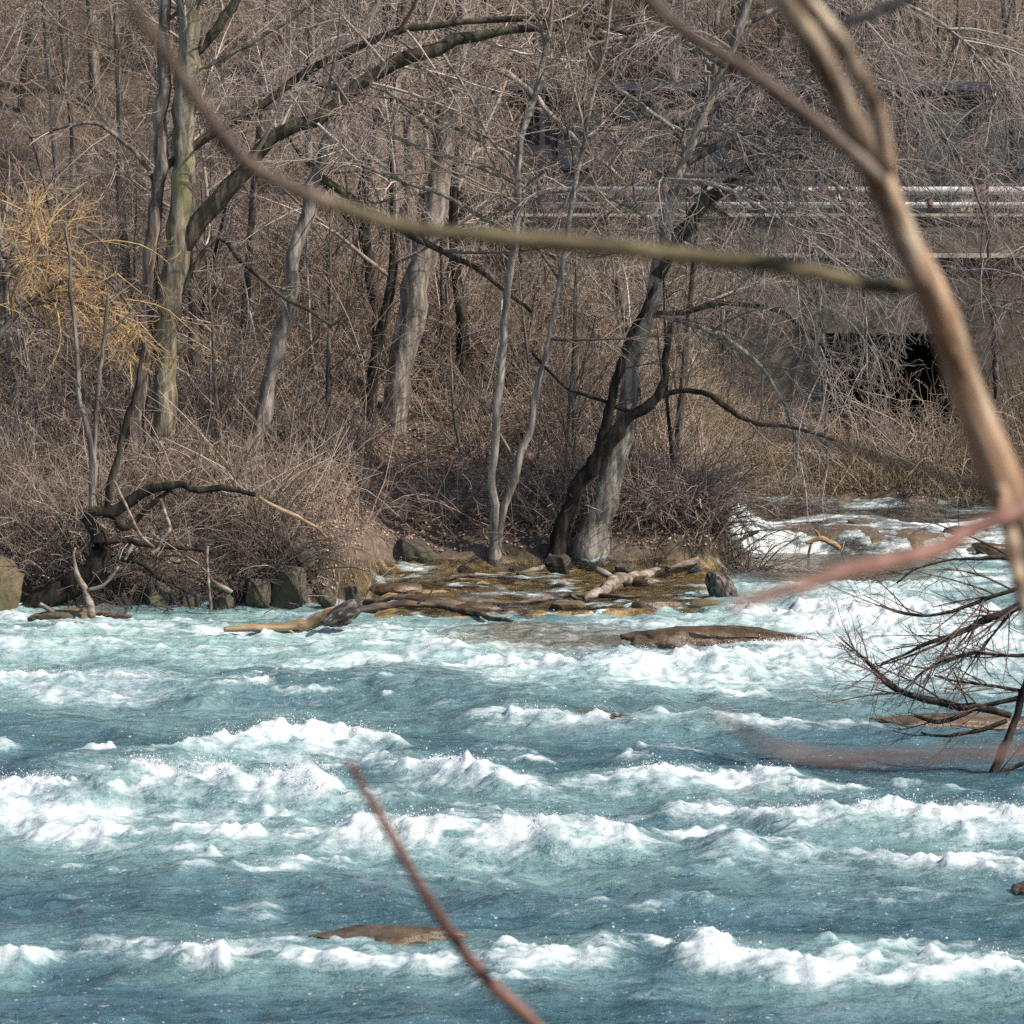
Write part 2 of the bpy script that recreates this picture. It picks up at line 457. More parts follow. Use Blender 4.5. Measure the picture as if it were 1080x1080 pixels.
# crests: (px, py, height m, foam) along each breaking wave, foam body depth towards the camera
CR = [
    ([(-80, 838, .30, .9), (0, 836, .32, .9), (90, 838, .30, .9), (150, 826, .42, 1), (230, 835, .36, .95), (310, 833, .45, 1), (420, 850, .28, .7), (520, 862, .2, .25)], 2.0, .55),
    ([(40, 872, .12, .9), (200, 880, .14, 1), (340, 882, .2, 1), (470, 878, .3, 1), (600, 886, .26, 1), (690, 896, .12, .9), (730, 900, 0, .2)], .9, .4),
    ([(30, 812, .1, .2), (120, 800, .22, .7), (190, 792, .3, .85), (260, 784, .32, .9), (330, 778, .34, .95), (395, 782, .22, .8), (440, 800, .1, .3)], 1.25, .5),
    ([(400, 812, .15, .5), (460, 812, .26, .9), (540, 828, .22, .9), (590, 836, .14, .6), (660, 828, .2, .95), (740, 826, .2, .9), (840, 826, .2, .6), (880, 838, .05, .1)], 1.0, .45),
    ([(700, 862, .14, .5), (760, 856, .2, .6), (800, 866, .2, .6), (870, 866, .26, .95), (930, 862, .3, 1), (1000, 868, .26, 1), (1080, 872, .24, .9), (1160, 874, .2, .8)], .95, .45),
    ([(730, 905, .08, .5), (775, 888, .3, .9), (810, 900, .16, .6), (850, 893, .28, .9), (900, 905, .1, .6), (930, 915, .05, .2)], 1.1, .35),
    ([(900, 912, .05, .4), (960, 906, .16, .8), (1030, 912, .14, .7), (1100, 918, .1, .5)], .7, .4),
    ([(490, 762, .1, .4), (540, 756, .2, .9), (610, 764, .14, .7), (680, 764, .14, .8), (740, 760, .2, .95), (800, 768, .1, .5), (900, 766, .12, .4), (960, 772, .1, .3)], .8, .5),
    ([(-60, 1012, .12, .8), (40, 1012, .12, .9), (80, 1006, .05, .2)], .5, .35),
    ([(60, 1000, .05, .1), (120, 995, .1, .45), (210, 1004, .12, .8), (330, 1011, .05, .9), (480, 1014, .05, .7), (560, 1014, .12, .7), (625, 1002, .2, .9), (670, 1012, .05, .1)], .55, .38),
    ([(690, 1015, .05, .1), (735, 1003, .24, .9), (790, 1018, .16, .8), (860, 1022, .2, .95), (910, 1014, .24, 1), (970, 1024, .16, .95), (1040, 1016, .2, 1), (1150, 1022, .15, .9)], .62, .4),
    ([(-60, 725, .18, .6), (60, 722, .2, .7), (150, 722, .2, .7), (200, 730, .16, .3), (300, 722, .22, .15), (440, 724, .26, .2), (560, 735, .24, .15), (700, 738, .16, .2)], 1.2, .7),
    ([(-60, 688, .12, .7), (80, 684, .14, .6), (200, 688, .1, .5), (330, 690, .12, .5), (430, 686, .2, .9), (500, 694, .15, .6)], 1.2, .5),
    ([(-60, 668, .1, .7), (100, 668, .1, .9), (250, 667, .1, .95), (400, 672, .1, .95), (480, 678, .1, .8)], .9, .4),
    ([(380, 712, .1, .6), (520, 702, .2, .85), (640, 706, .22, .95), (740, 698, .3, 1), (860, 690, .34, 1), (960, 684, .3, 1), (1080, 690, .3, 1), (1160, 690, .3, .9)], 2.2, .7),
    ([(690, 655, .1, .5), (780, 648, .14, .9), (870, 646, .2, 1), (960, 650, .22, 1), (1080, 655, .2, .9), (1160, 655, .2, .9)], 2.6, .8),
    ([(340, 655, .03, .3), (420, 652, .05, .3), (600, 652, .06, .4), (700, 650, .06, .5)], .6, .4),
    ([(240, 962, .02, .3), (270, 962, .1, .75), (300, 966, .02, .2)], .4, .3),
    ([(500, 960, .03, .1), (620, 962, .09, .25), (760, 955, .1, .25), (900, 962, .08, .2)], .5, .4),
    ([(-40, 940, .05, .1), (150, 945, .1, .15), (300, 930, .08, .12), (420, 945, .06, .1)], .5, .5),
    ([(820, 945, .05, .2), (940, 940, .1, .35), (1080, 948, .1, .3)], .5, .4),
    ([(-40, 770, .1, .2), (60, 762, .16, .3), (150, 770, .1, .2)], .7, .5),
]
hgt = np.zeros_like(X); foam = np.zeros_like(X); air = np.zeros_like(X)
for ci, (pts, body, s1) in enumerate(CR):
    body *= .85
    p = np.array(pts, float)
    w = onz(p[:, 0], p[:, 1], p[:, 2] * .55)
    o = np.argsort(w[:, 0]); wx, wy, am, fm = w[o, 0], w[o, 1], p[o, 2], p[o, 3]
    xw = X + .35 * warp
    cy = np.interp(xw, wx, wy); inside = ss(wx[0] - .35, wx[0] + .1, X) * (1 - ss(wx[-1] - .1, wx[-1] + .35, X))
    A = np.interp(xw, wx, am) * inside; Fm = np.interp(xw, wx, fm) * inside
    d = Y - cy - .45 * warp - .22 * lump
    mod = np.clip(1 + 1.35 * fbm(X * .8, Y * .5, 40 + ci, 4, .62), .3, 1.6)
    hgt += A * mod * np.where(d < 0, np.exp(-(d / s1) ** 2), np.exp(-(d / (s1 * 2.1)) ** 2)) - .3 * A * np.exp(-((d + 2.4 * s1) / (1.4 * s1)) ** 2)
    fb = ss(-body * 1.15, -body * .5, d) * (1 - ss(.02, .45, d))
    fb = fb * (.56 + .66 * np.exp(-((d + .05) / .22) ** 2))
    foam = np.maximum(foam, Fm * fb * np.clip(.90 + 2.0 * fbm(X * 1.0, Y * 1.7, 60 + ci, 5, .6), .05, 1.3))
    air = np.maximum(air, Fm * ss(-body * 3.2, -body * .4, d) * (1 - ss(.2, 1.6, d)) * .52)

wr = np.random.default_rng(404)
for k_ in range(120):
    row = wr.choice([735, 800, 850, 885, 915, 960, 1010], p=[.12, .22, .24, .20, .12, .03, .07])
    cx_ = wr.uniform(-60, 1140); c_ = onz(cx_, row + wr.normal(0, 9), 0.05)
    if row < 820 and cx_ > 780: continue
    hw = wr.uniform(.15, .5); am_ = wr.uniform(.03, .09); fo = wr.uniform(.3, .85); bd = wr.uniform(.12, .34)
    i0, i1 = np.searchsorted(xs, [c_[0] - hw * 1.6, c_[0] + hw * 1.6]); j0, j1 = np.searchsorted(ys, [c_[1] - 1.6, c_[1] + 1.6])
    if i1 - i0 < 4 or j1 - j0 < 4: continue
    w_ = np.s_[j0:j1, i0:i1]
    ex = np.clip(1 - ((X[w_] - c_[0]) / (hw * 1.5)) ** 2, 0, 1)
    d = Y[w_] - c_[1] - .3 * warp[w_] - .45 * lump[w_] - wr.normal(0, .25) * (X[w_] - c_[0])
    hgt[w_] += am_ * (1 - .6 * np.clip(hgt[w_] / .15, 0, 1)) * ex * np.where(d < 0, np.exp(-(d / .2) ** 2), np.exp(-(d / .42) ** 2))
    foam[w_] = np.maximum(foam[w_], fo * ex * ss(-bd, -bd * .3, d) * (1 - ss(.0, .16, d)) * np.clip(1 + 1.6 * lump[w_] + 1.2 * fine[w_], .1, 1.3))
    air[w_] = np.maximum(air[w_], .45 * fo * ex * ss(-bd * 3, -bd * .3, d) * (1 - ss(.1, .6, d)))
foam *= np.clip(.95 + 1.7 * lump + 1.1 * fine, .10, 1.12)
hgt *= 1 - .38 * ss(960, 1000, PY)


def patch(cx, cy, rx, ry, s=0.75):
    q = ((PX - cx) / rx) ** 2 + ((PY - cy) / ry) ** 2
    return np.clip(1.3 - q, 0, 1) * s


FALL = patch(930, 685, 200, 50, 1.0)
for a in [(300, 672, 420, 16, .6), (690, 712, 260, 22, .8), (860, 725, 170, 22, .5), (1000, 700, 160, 34, .9), (610, 690, 130, 14, .45), (90, 735, 120, 16, .6), (300, 700, 200, 14, .4), (30, 700, 110, 14, .6),
          (160, 870, 230, 22, .85), (60, 872, 120, 18, .5), (560, 893, 150, 12, .6), (800, 912, 110, 22, .5), (640, 920, 80, 12, .35), (880, 930, 80, 14, .3), (430, 665, 60, 8, .6), (230, 655, 90, 5, .5)]:
    foam = np.maximum(foam, patch(*a) * np.clip(.55 + 2.6 * fbm(X * .7, Y * 1.7, 91, 5, .6), 0, 1.1))
foam = np.maximum(foam, FALL * np.clip(.72 + 2.0 * fbm(X * .7, Y * 1.3, 92, 5, .6), .12, 1.2))
far = ss(810, 690, PY)
streak = fbm(X * .8, Y * 1.9, 70, 5, .6)
foam = np.maximum(foam, ss(.12, .26, streak) * (.2 + .4 * far))
foam = np.maximum(foam, .80 * far * np.clip(.42 + 2.2 * fbm(X * .5, Y * 1.4, 71, 5), 0, 1) * ss(765, 700, PY))
air = np.clip(np.maximum(air, .04 + .95 * far * np.clip(.6 + 1.6 * fbm(X * .5, Y * .9, 72, 4), 0, 1.3)), 0, 1)
air = np.maximum(air, .62 * foam)
calm = np.clip(.8 * patch(850, 800, 320, 28, 1) + patch(850, 608, 130, 26, 1), 0, 1)
foam *= 1 - .8 * np.clip(patch(900, 800, 230, 22, 1), 0, 1); air *= 1 - .6 * calm
foam *= 1 - .95 * np.clip(patch(870, 610, 130, 24, 1.2), 0, 1); foam *= 1 - .8 * np.clip(patch(130, 651, 60, 6, 1.2) + patch(210, 650, 80, 6, 1.), 0, 1)
foam *= 1 - .8 * np.clip(patch(310, 660, 80, 7, 1.1), 0, 1)
hgt *= 1 - .8 * np.clip(patch(310, 664, 80, 9, 1.1), 0, 1)
foam = np.clip(foam, 0, 1.1)
brown = np.clip(patch(575, 683, 120, 17, 1.1) * (1 + 1.5 * lump), 0, 1) * .8
brown = np.maximum(brown, .85 * np.clip(patch(880, 612, 120, 24, 1.0), 0, 1)); brown = np.maximum(brown, .8 * np.clip(patch(650, 762, 50, 8, 1), 0, 1)); foam *= 1 - .45 * brown
chop = .15 * fbm(X * .5, Y * 1.0, 80, 3) + .085 * fbm(X * 1.5, Y * 2.6, 81, 3) + .03 * fbm(X * 4, Y * 6, 82, 3)
level = .20 * ss(42.2, 45.6, Y) * ss(1.6, 3.6, X) + .1 * np.clip(patch(575, 680, 130, 22, 1), 0, 1)
Z = level + hgt * .78 + chop * (1 - .45 * calm) * (1 - .5 * ss(650, 610, PY)) + np.clip(foam, 0, 1) * (.13 * lump + .09 * fine + .035 * bill + .30 * np.maximum(fbm(X * 6.5, Y * 4.5, 37, 3, .65), 0) ** 1.4) + .02 + .03 * bill * (1 - .6 * calm)
ZR = Z
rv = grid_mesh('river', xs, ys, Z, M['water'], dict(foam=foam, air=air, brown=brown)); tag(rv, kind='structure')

# spray thrown off the crests
cand = np.argwhere((foam > .75) & (np.abs(X) < 10) & (Y > 18.5))
wgt = np.maximum(hgt[cand[:, 0], cand[:, 1]], 0) ** 1.5 + .0005
sel = cand[rng.choice(len(cand), 36000, p=wgt / wgt.sum())]
cl = np.repeat(sel[:2400], 15, 0)
pos = np.stack([xs[cl[:, 1]], ys[cl[:, 0]], Z[cl[:, 0], cl[:, 1]]], -1) + rng.normal(0, .07, (36000, 3)) * [1, 1, 0]
pos[:, 2] += rng.exponential(.028, 36000)
tet = norm(np.array([[1, 1, 1], [1, -1, -1], [-1, 1, -1], [-1, -1, 1.0]]))
sz = .0016 + rng.exponential(.0021, 36000)
V = (pos[:, None] + tet[None] * sz[:, None, None]).reshape(-1, 3)
fc = (np.arange(36000)[:, None, None] * 4 + np.array([[0, 1, 2], [0, 3, 1], [0, 2, 3], [1, 3, 2]])[None]).reshape(-1, 3)
tag(mesh_np('spray', V, [fc], M['spray']), 'white spray drops flung up off the breaking wave crests', 'spray', kind='stuff')

# shallow stream over the rock shelf and the cascade at the right
xs2 = np.arange(-3.6, 16, .05); ys2 = np.arange(42.2, 55.4, .05)
X2, Y2 = np.meshgrid(xs2, ys2); PX, PY = to_px(X2, Y2, .3)
hb = H(X2, Y2)
k = 9
pad = np.pad(hb, k, mode='edge')
sm = sum(pad[k + a:k + a + hb.shape[0], k + b:k + b + hb.shape[1]] for a in range(-k, k + 1, 3) for b in range(-k, k + 1, 3)) / 49
casc = ss(3.0, 4.2, X2)
foam2 = np.zeros_like(X2)
for a in [(395, 627, 40, 7, .8), (550, 626, 70, 7, .85), (528, 612, 12, 9, .7), (710, 638, 45, 6, .8), (450, 612, 50, 4, .5), (480, 634, 70, 4, .5), (400, 648, 30, 4, .5), (600, 650, 140, 5, .75), (450, 652, 90, 5, .7), (690, 648, 70, 6, .8)]:
    foam2 = np.maximum(foam2, patch(*a) * (1 - casc) * np.clip(.6 + 2.4 * fbm(X2 * 1.7, Y2 * 1.2, 94, 4), 0, 1.2))
slope = ss(50.2, 50.8, Y2) * (1 - ss(52.6, 53.6, Y2))
foam2 = np.maximum(foam2, casc * (slope * np.clip(.70 + 2.2 * fbm(X2 * 1.0, Y2 * 2.0, 95, 5, .6), .05, 1.1) + .7 * ss(52, 53.0, Y2) * np.clip(.4 + 2.5 * fbm(X2 * .5, Y2 * 1.5, 96, 3), 0, 1)))
foam2 = np.maximum(foam2, (1 - casc) * ss(.10, .25, fbm(X2 * 1.3, Y2 * 3, 97, 4)) * .7)
Z2 = sm + .035 + .03 * fbm(X2 * 3, Y2 * 5, 98, 3) + foam2 * (.09 * fbm(X2 * 5, Y2 * 5, 99, 3, .6) + .03)
ok = (Z2 > hb - .06) & (sm > -.25) & (sm < mix(.55, .95, casc))
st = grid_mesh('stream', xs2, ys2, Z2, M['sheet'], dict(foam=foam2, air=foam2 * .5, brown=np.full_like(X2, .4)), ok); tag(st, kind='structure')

# ------------------------------------------------------------------ rocks
def rock(name, px, py, wx, wy, hz, mat, seed, label, group=None, Y=None, z=None, sub=5, flat=.35):
    p = at(px, py, Y) if Y else onz(px, py, z if z is not None else 0)
    bm = bmesh.new(); bmesh.ops.create_icosphere(bm, subdivisions=sub, radius=1)
    co = np.array([v.co[:] for v in bm.verts])
    n = fbm(co[:, 0] * 1.3 + seed, co[:, 1] * 1.3 + co[:, 2] * .9, seed, 4) * .55 + fbm(co[:, 0] * 3.5 + co[:, 2] * 3 + seed, co[:, 1] * 3.5 - co[:, 2], seed + 5, 4) * .28 + fbm(co[:, 0] * 9 + co[:, 2] * 7, co[:, 1] * 9 - co[:, 2] * 3, seed + 8, 3) * .14
    rr_ = np.random.default_rng(seed)
    for _ in range(16):
        fn_ = norm(rr_.normal(size=3)); dd_ = rr_.uniform(.55, .86)
        co = co - np.maximum(co @ fn_ - dd_, 0)[:, None] * fn_ * .93
    co = co * (1 + .75 * n)[:, None]
    co[:, 2] = np.where(co[:, 2] > flat, flat + (co[:, 2] - flat) * .45, co[:, 2])
    co *= [wx / 2, wy / 2, hz / (flat + .3)]
    for v, c in zip(bm.verts, co): v.co = c
    for f in bm.faces: f.smooth = True
    me = bpy.data.meshes.new(name); bm.to_mesh(me); bm.free(); me.materials.append(mat)
    o = bpy.data.objects.new(name, me); C.objects.link(o); o.location = p
    return tag(o, label, 'rock', group)


rock('river_rock', 757, 682, 2.9, 1.9, .30, M['wetrock'], 3, 'broad wet brown rock with white water pouring round it below the shelf', z=.03)
rock('river_rock', 405, 1002, 1.25, .6, .17, M['wetrock'], 9, 'long low dark brown rock just breaking the surface in the near water', z=.02)
rock('river_rock', 652, 762, .95, .6, .12, M['wetrock'], 15, 'small brown rock half drowned in a line of foam mid river', z=.1)
rock('river_rock', 985, 764, 2.6, .7, .11, M['wetrock'], 21, 'flat brown rock ledge in the river behind the bare overhanging bush', z=.03)
rock('river_rock', 1084, 948, .36, .36, .15, M['wetrock'], 27, 'dark rock tip cut by the right edge of the near water', z=0.0)
rock('bank_boulder', 0, 630, .8, .7, .6, M['ochre'], 33, 'ochre stained boulder at the left end of the bank', Y=44.0)
rock('shore_rock', 62, 655, 1.5, .5, .22, M['ochre'], 39, 'low tan rock at the waterline under the crooked tree', Y=42.7)
rock('bank_boulder', 312, 596, .6, .5, .55, M['rock'], 45, 'upright mossy stone slab standing in the bank', Y=45.1, flat=.6)
rock('bank_boulder', 304, 618, .85, .6, .34, M['rock'], 51, 'flat mossy boulder right below the upright slab', Y=44.7)
rock('bank_boulder', 272, 626, .6, .5, .3, M['rock'], 52, 'small brown boulder left of the flat mossy boulder', Y=44.6)
rock('bank_boulder', 435, 590, 1.0, .7, .42, M['rock'], 57, 'mossy boulder in the brush left of the twin pale stems', Y=47.4)
rock('bank_boulder', 590, 606, .55, .5, .45, M['rock'], 63, 'dark boulder at the foot of the black leaning trunk', Y=47.0)
for i, (px, py, s) in enumerate([(165, 628, .9), (200, 632, .7), (128, 628, .6), (345, 626, .4), (375, 622, .45), (235, 634, .6), (405, 608, .6), (455, 604, .5), (490, 600, .5), (545, 600, .5), (660, 600, .6), (700, 602, .5), (735, 606, .6)]):
    rock('bank_stone', px, py + 6, s * .7, s * .6, s * .4, M['rock'], 70 + i * 7, 'brown earth-coloured stone set in the foot of the bank', 'stones along the foot of the bank', Y=(44.5 if px < 385 else 46.8))
for i, (px, py, s) in enumerate([(420, 622, .9), (470, 640, .8), (500, 643, 1.0), (600, 641, .8), (690, 640, .9), (640, 622, .7), (680, 615, .8), (560, 609, .7), (390, 640, .6), (740, 640, .7)]):
    rock('shelf_rock', px, py, s, s * .6, .13, M['ochre'] if i % 2 else M['wetrock'], 200 + i * 7, 'low wet rock on the golden shelf with thin water round it', 'rocks on the shallow shelf', Y=hitw(px, py), sub=4)
for i, (px, py, s) in enumerate([(905, 556, .5), (1010, 562, .7), (1045, 580, .8), (960, 590, .7), (1075, 592, 1.1)]):
    rock('cascade_rock', px, py, s, s * .6, .16, M['wetrock'] if i % 3 else M['ochre'], 300 + i * 7, 'wet brown rock splitting the white cascade', 'rocks in the cascade', Y=50.4 + (593 - py) / 19, sub=4)

# ------------------------------------------------------------------ hero trees
LIMBS = {}


def line(pts, Y, K=40, wob=1.0):
    """pts (px, py, width px) -> world centre line with radii; Y one depth or a (start, end) pair"""
    p = np.array(pts, float)
    if Y is None: Ys = np.array([hitw(a, b + c_ / 2) for a, b, c_ in p])
    else: Ys = np.linspace(*Y, len(p)) if isinstance(Y, tuple) else np.full(len(p), float(Y))
    Yw = Ys.mean()
    w = at(p[:, 0], p[:, 1], Ys)
    r = p[:, 2] / 2 * Ys / F
    o = spline(np.concatenate([w, r[:, None]], 1), K)
    if wob:
        L_ = np.concatenate([[0], np.cumsum(np.linalg.norm(np.diff(o[:, :3], axis=0), axis=1))])
        sd = int(abs(p[0, 0] * 7 + p[-1, 1] * 3)) % 977
        am = wob * np.minimum(.09, .02 + o[:, 3] * .7) * ss(0, .5, L_)
        for a_ in range(3): o[:, a_] += am * 2.2 * fbm(L_ * (2.3 if Yw > 20 else 6), L_ * 0 + 3.7 * a_, sd + a_, 3, .6) * (1 if Yw > 20 else .22)
        o[:, 3] *= 1 + .5 * fbm(L_ * (3.5 if Yw > 20 else 14), L_ * 0 + 20.5, sd + 9, 2)
    return o


def solid(name, ln, mat, parent=None, S=10, rough=.12, cap=True, seed=1):
    V, f = tubes(ln[None, :, :3], ln[None, :, 3], S, rough, cap, seed)
    return mesh_np(name, V, f, mat, parent)


def hero_tree(name, label, trunk, limbs, bark, twig, Y, rg, crown=None, lm=None, limbY=None, cat='tree', root=True, trunkK=44, extra=None, on_trunk=.4):
    if root:
        Yb = hit(trunk[0][0], trunk[0][1]); Y = Yb if Y is None else Y
    tl = line(trunk, Y, trunkK)
    if root:                       # flare the foot and sink it in the ground
        foot = tl[0].copy(); foot[2] = min(foot[2], H(foot[0], foot[1])) - .35; foot[3] *= 1.35
        tl[0, 3] *= 1.2
        tl = np.concatenate([foot[None], tl])
    e = empty(name, tl[0, :3]); tag(e, label, cat)
    solid('trunk', tl, M[bark], e, 12, .1, True, 3)
    Ls = []
    Yc = Y if not isinstance(Y, tuple) else sum(Y) / 2
    for i, l in enumerate(limbs):
        Yl = Yc if limbY is None else limbY[i % len(limbY)]
        ll = line(l, Yl, 24); Ls.append(ll)
        solid('limb', ll, M[(lm or {}).get(i, bark)], e, 8, .1, True, 7 + i)
    allP = [np.stack([spline(tl[int(len(tl) * on_trunk):], 24)] + [spline(l, 24) for l in Ls])] if Ls or True else []
    A = allP[0]
    P0, R0 = A[:, :, :3], A[:, :, 3]
    c = dict(n1=1.6, n2=5.4, n3=9.0, l1=1.6, a1=52, t1=(0, 0, .12), t2=(0, 0, .1), w=.2)
    c.update(crown or {})
    lv = [grow(P0, R0, rg, c['n1'], .1, 1, c['a1'], 15, .45, c['l1'] * .5, c['l1'] * 1.8, c['t1'], c['w'], 7, .010, .0045)]
    lv.append(grow(*lv[0], rg, c['n2'], .12, 1, 42, 16, .55, .25, 1.5, c['t2'], c['w'] * 1.5, 6, .008, .0032))
    lv.append(grow(*lv[1], rg, c['n3'], .1, 1, 42, 16, .55, .16, .7, c['t2'], c['w'] * 2.1, 5, .008, .0026))
    if c.get('n4'): lv.append(grow(*lv[2], rg, c['n4'], .1, 1, 40, 16, .6, .12, .4, c['t2'], c['w'], 3, .006, .0024))
    V, f, t = tube_set(lv, rg, (4, 3, 3, 3))
    mesh_np('crown', V, f, M[twig], e, dict(tint=t))
    return e


rg = np.random.default_rng(5)
hero_tree('mossy_tree', 'tall yellow-green mossy trunk with a thick bough arching right',
          [(170, 505, 26), (172, 440, 25), (174, 390, 24), (183, 310, 25), (190, 240, 26), (194, 180, 23), (197, 110, 23), (200, 50, 24), (204, -15, 25), (206, -120, 20), (210, -260, 12)],
          [[(184, 275, 18), (205, 240, 19), (228, 212, 19), (250, 190, 18), (275, 160, 17), (302, 138, 15), (345, 117, 14), (390, 84, 14), (437, 60, 14), (493, 40, 12), (540, 30, 10), (600, 32, 7), (650, 45, 4)],
           [(192, 72, 11), (215, 45, 10), (236, 20, 10), (252, -4, 9), (280, -60, 6)],
           [(200, 70, 5), (217, 70, 5), (283, 33, 5), (333, 0, 4), (370, -25, 3)],
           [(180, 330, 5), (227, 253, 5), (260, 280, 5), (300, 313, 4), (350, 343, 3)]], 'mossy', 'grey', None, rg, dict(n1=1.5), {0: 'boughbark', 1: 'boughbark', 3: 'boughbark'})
hero_tree('dark_trunk_tree', 'slimmer grey-tan trunk close left of the mossy one, with a thin dark curving bough',
          [(143, 508, 22), (146, 440, 21), (148, 400, 19), (154, 330, 15), (160, 280, 15), (164, 220, 14), (168, 150, 14), (172, 80, 14), (175, 0, 13), (176, -100, 9), (178, -220, 5)],
          [[(160, 190, 9), (200, 157, 9), (240, 133, 9), (283, 107, 9), (317, 80, 9), (360, 58, 8), (410, 37, 7), (470, 24, 7), (557, 21, 6), (613, 22, 6), (670, 36, 5), (720, 43, 3)],
           [(158, 180, 5), (130, 150, 5), (95, 130, 4), (30, 145, 3)],
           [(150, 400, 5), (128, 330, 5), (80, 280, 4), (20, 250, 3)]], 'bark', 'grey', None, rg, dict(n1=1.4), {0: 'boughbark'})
hero_tree('leaning_tree', 'pale grey tree with a swerving trunk leaning right, centre left of the slope',
          [(262, 490, 20), (275, 440, 18), (287, 395, 17), (300, 340, 16), (310, 290, 16), (315, 255, 15), (324, 220, 15), (334, 185, 12), (343, 155, 11), (352, 120, 10), (368, 70, 9), (390, 20, 8), (420, -40, 6), (450, -130, 3)],
          [[(326, 170, 6), (345, 190, 8), (365, 203, 8), (400, 228, 7), (440, 252, 7), (470, 267, 6), (505, 285, 5), (533, 307, 4), (560, 330, 3)],
           [(345, 150, 4), (360, 163, 5), (420, 190, 5), (470, 207, 5), (540, 247, 4), (590, 275, 2.5)],
           [(352, 120, 4), (387, 125, 4), (430, 150, 4), (500, 175, 4), (550, 195, 3)],
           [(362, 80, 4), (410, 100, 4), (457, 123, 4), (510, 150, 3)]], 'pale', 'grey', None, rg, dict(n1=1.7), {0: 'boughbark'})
hero_tree('thick_tree', 'thick straight grey-brown trunk rising from the leaf litter mid slope',
          [(416, 446, 26), (424, 380, 27), (436, 310, 28), (450, 262, 27), (462, 195, 25), (473, 125, 24), (484, 50, 23), (492, -20, 20), (500, -150, 15), (505, -320, 7)],
          [[(468, 150, 8), (440, 120, 8), (400, 100, 7), (350, 90, 5), (290, 95, 3)],
           [(480, 60, 9), (510, 70, 8), (547, 87, 7), (593, 133, 6), (620, 160, 5), (660, 190, 3)],
           [(458, 215, 5), (430, 195, 5), (390, 180, 4), (340, 185, 3)]], 'pale', 'tan', None, rg, dict(n1=1.4))
hero_tree('dark_thin_tree', 'dark narrow trunk immediately left of the thick grey-brown trunk',
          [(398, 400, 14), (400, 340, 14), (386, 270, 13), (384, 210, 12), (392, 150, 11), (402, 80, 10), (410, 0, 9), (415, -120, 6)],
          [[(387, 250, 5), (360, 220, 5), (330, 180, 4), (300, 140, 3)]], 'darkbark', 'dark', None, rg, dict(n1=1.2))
hero_tree('twin_stem_tree', 'slim pale tree forking at its foot into two thin stems on the bank',
          [(522, 592, 13), (521, 560, 10), (520, 510, 9), (524, 440, 9), (529, 380, 8), (535, 320, 8), (541, 265, 8), (546, 190, 8), (555, 130, 7), (566, 95, 6), (577, 50, 5), (583, -10, 4), (590, -90, 3)],
          [[(524, 585, 9), (530, 545, 8), (545, 500, 8), (558, 450, 8), (566, 410, 7), (577, 360, 6), (588, 310, 5), (600, 240, 5), (612, 170, 5), (628, 90, 4), (640, 40, 3), (650, -40, 2)],
           [(547, 180, 4), (520, 150, 4), (500, 110, 3), (470, 60, 3)]], 'pale', 'tan', None, rg, dict(n1=1.3, l1=1.3))
hero_tree('black_leaning_tree', 'black trunk slanting right across the big pale trunk at the water',
          [(584, 594, 22), (594, 560, 19), (607, 527, 17), (626, 488, 17), (643, 465, 16), (667, 440, 13), (692, 420, 11), (700, 400, 9), (703, 375, 7), (706, 340, 5)],
          [[(630, 480, 10), (640, 440, 11), (650, 400, 10), (658, 372, 9), (672, 340, 7), (690, 300, 5)],
           [(690, 420, 7), (720, 412, 6), (750, 418, 6), (790, 445, 5), (830, 450, 4), (880, 465, 3)],
           [(670, 436, 4), (640, 425, 4), (600, 410, 3), (560, 370, 3)]], 'blackbark', 'dark', None, rg, dict(n1=1.6, l1=1.3, t1=(0, 0, 0)))
hero_tree('big_pale_tree', 'broad pale trunk behind the black slanting one, its long twigs weeping to the right',
          [(622, 578, 40), (632, 545, 32), (642, 510, 28), (653, 465, 25), (663, 420, 19), (675, 365, 14), (687, 310, 13), (697, 265, 15), (708, 215, 13), (725, 165, 11), (745, 115, 9), (765, 70, 8), (785, 20, 10), (805, -60, 8), (825, -160, 5)],
          [[(692, 292, 17), (708, 265, 17), (722, 245, 17), (740, 222, 16), (755, 205, 13), (790, 180, 9), (840, 165, 7), (890, 170, 6), (930, 200, 4), (960, 260, 3)],
           [(720, 175, 9), (760, 150, 8), (810, 140, 7), (860, 145, 6), (910, 165, 5), (950, 210, 4), (980, 280, 3)],
           [(740, 125, 8), (790, 90, 7), (850, 75, 6), (910, 85, 5), (970, 120, 4), (1020, 180, 3), (1045, 250, 2)],
           [(765, 70, 7), (720, 45, 6), (660, 40, 5), (617, 50, 4), (580, 80, 3)],
           [(700, 240, 6), (660, 215, 5), (620, 200, 5), (570, 205, 4), (520, 230, 3)],
           [(683, 330, 6), (720, 330, 6), (770, 320, 5), (830, 335, 4), (880, 380, 3)],
           [(790, 180, 6), (830, 200, 5), (855, 250, 4.5), (866, 330, 4), (870, 410, 3), (872, 500, 2)],
           [(683, 330, 5), (740, 345, 5), (790, 375, 4.5), (825, 420, 4), (845, 480, 2.5)],
           [(840, 165, 5), (885, 200, 5), (905, 260, 4), (912, 330, 3), (915, 400, 2)],
           [(705, 220, 5), (720, 153, 5), (680, 115, 5), (643, 87, 4), (617, 50, 3)],
           [(780, 30, 6), (840, 0, 6), (920, -5, 5), (1000, 30, 4), (1060, 100, 3)]], 'pale', 'weeptwig', None, rg,
          dict(n1=4.4, l1=2.2, t1=(.12, 0, -.5), t2=(.03, 0, -.32), n2=6, n3=8.5), {0: 'boughbark', 5: 'boughbark', 1: 'bark', 2: 'bark'})

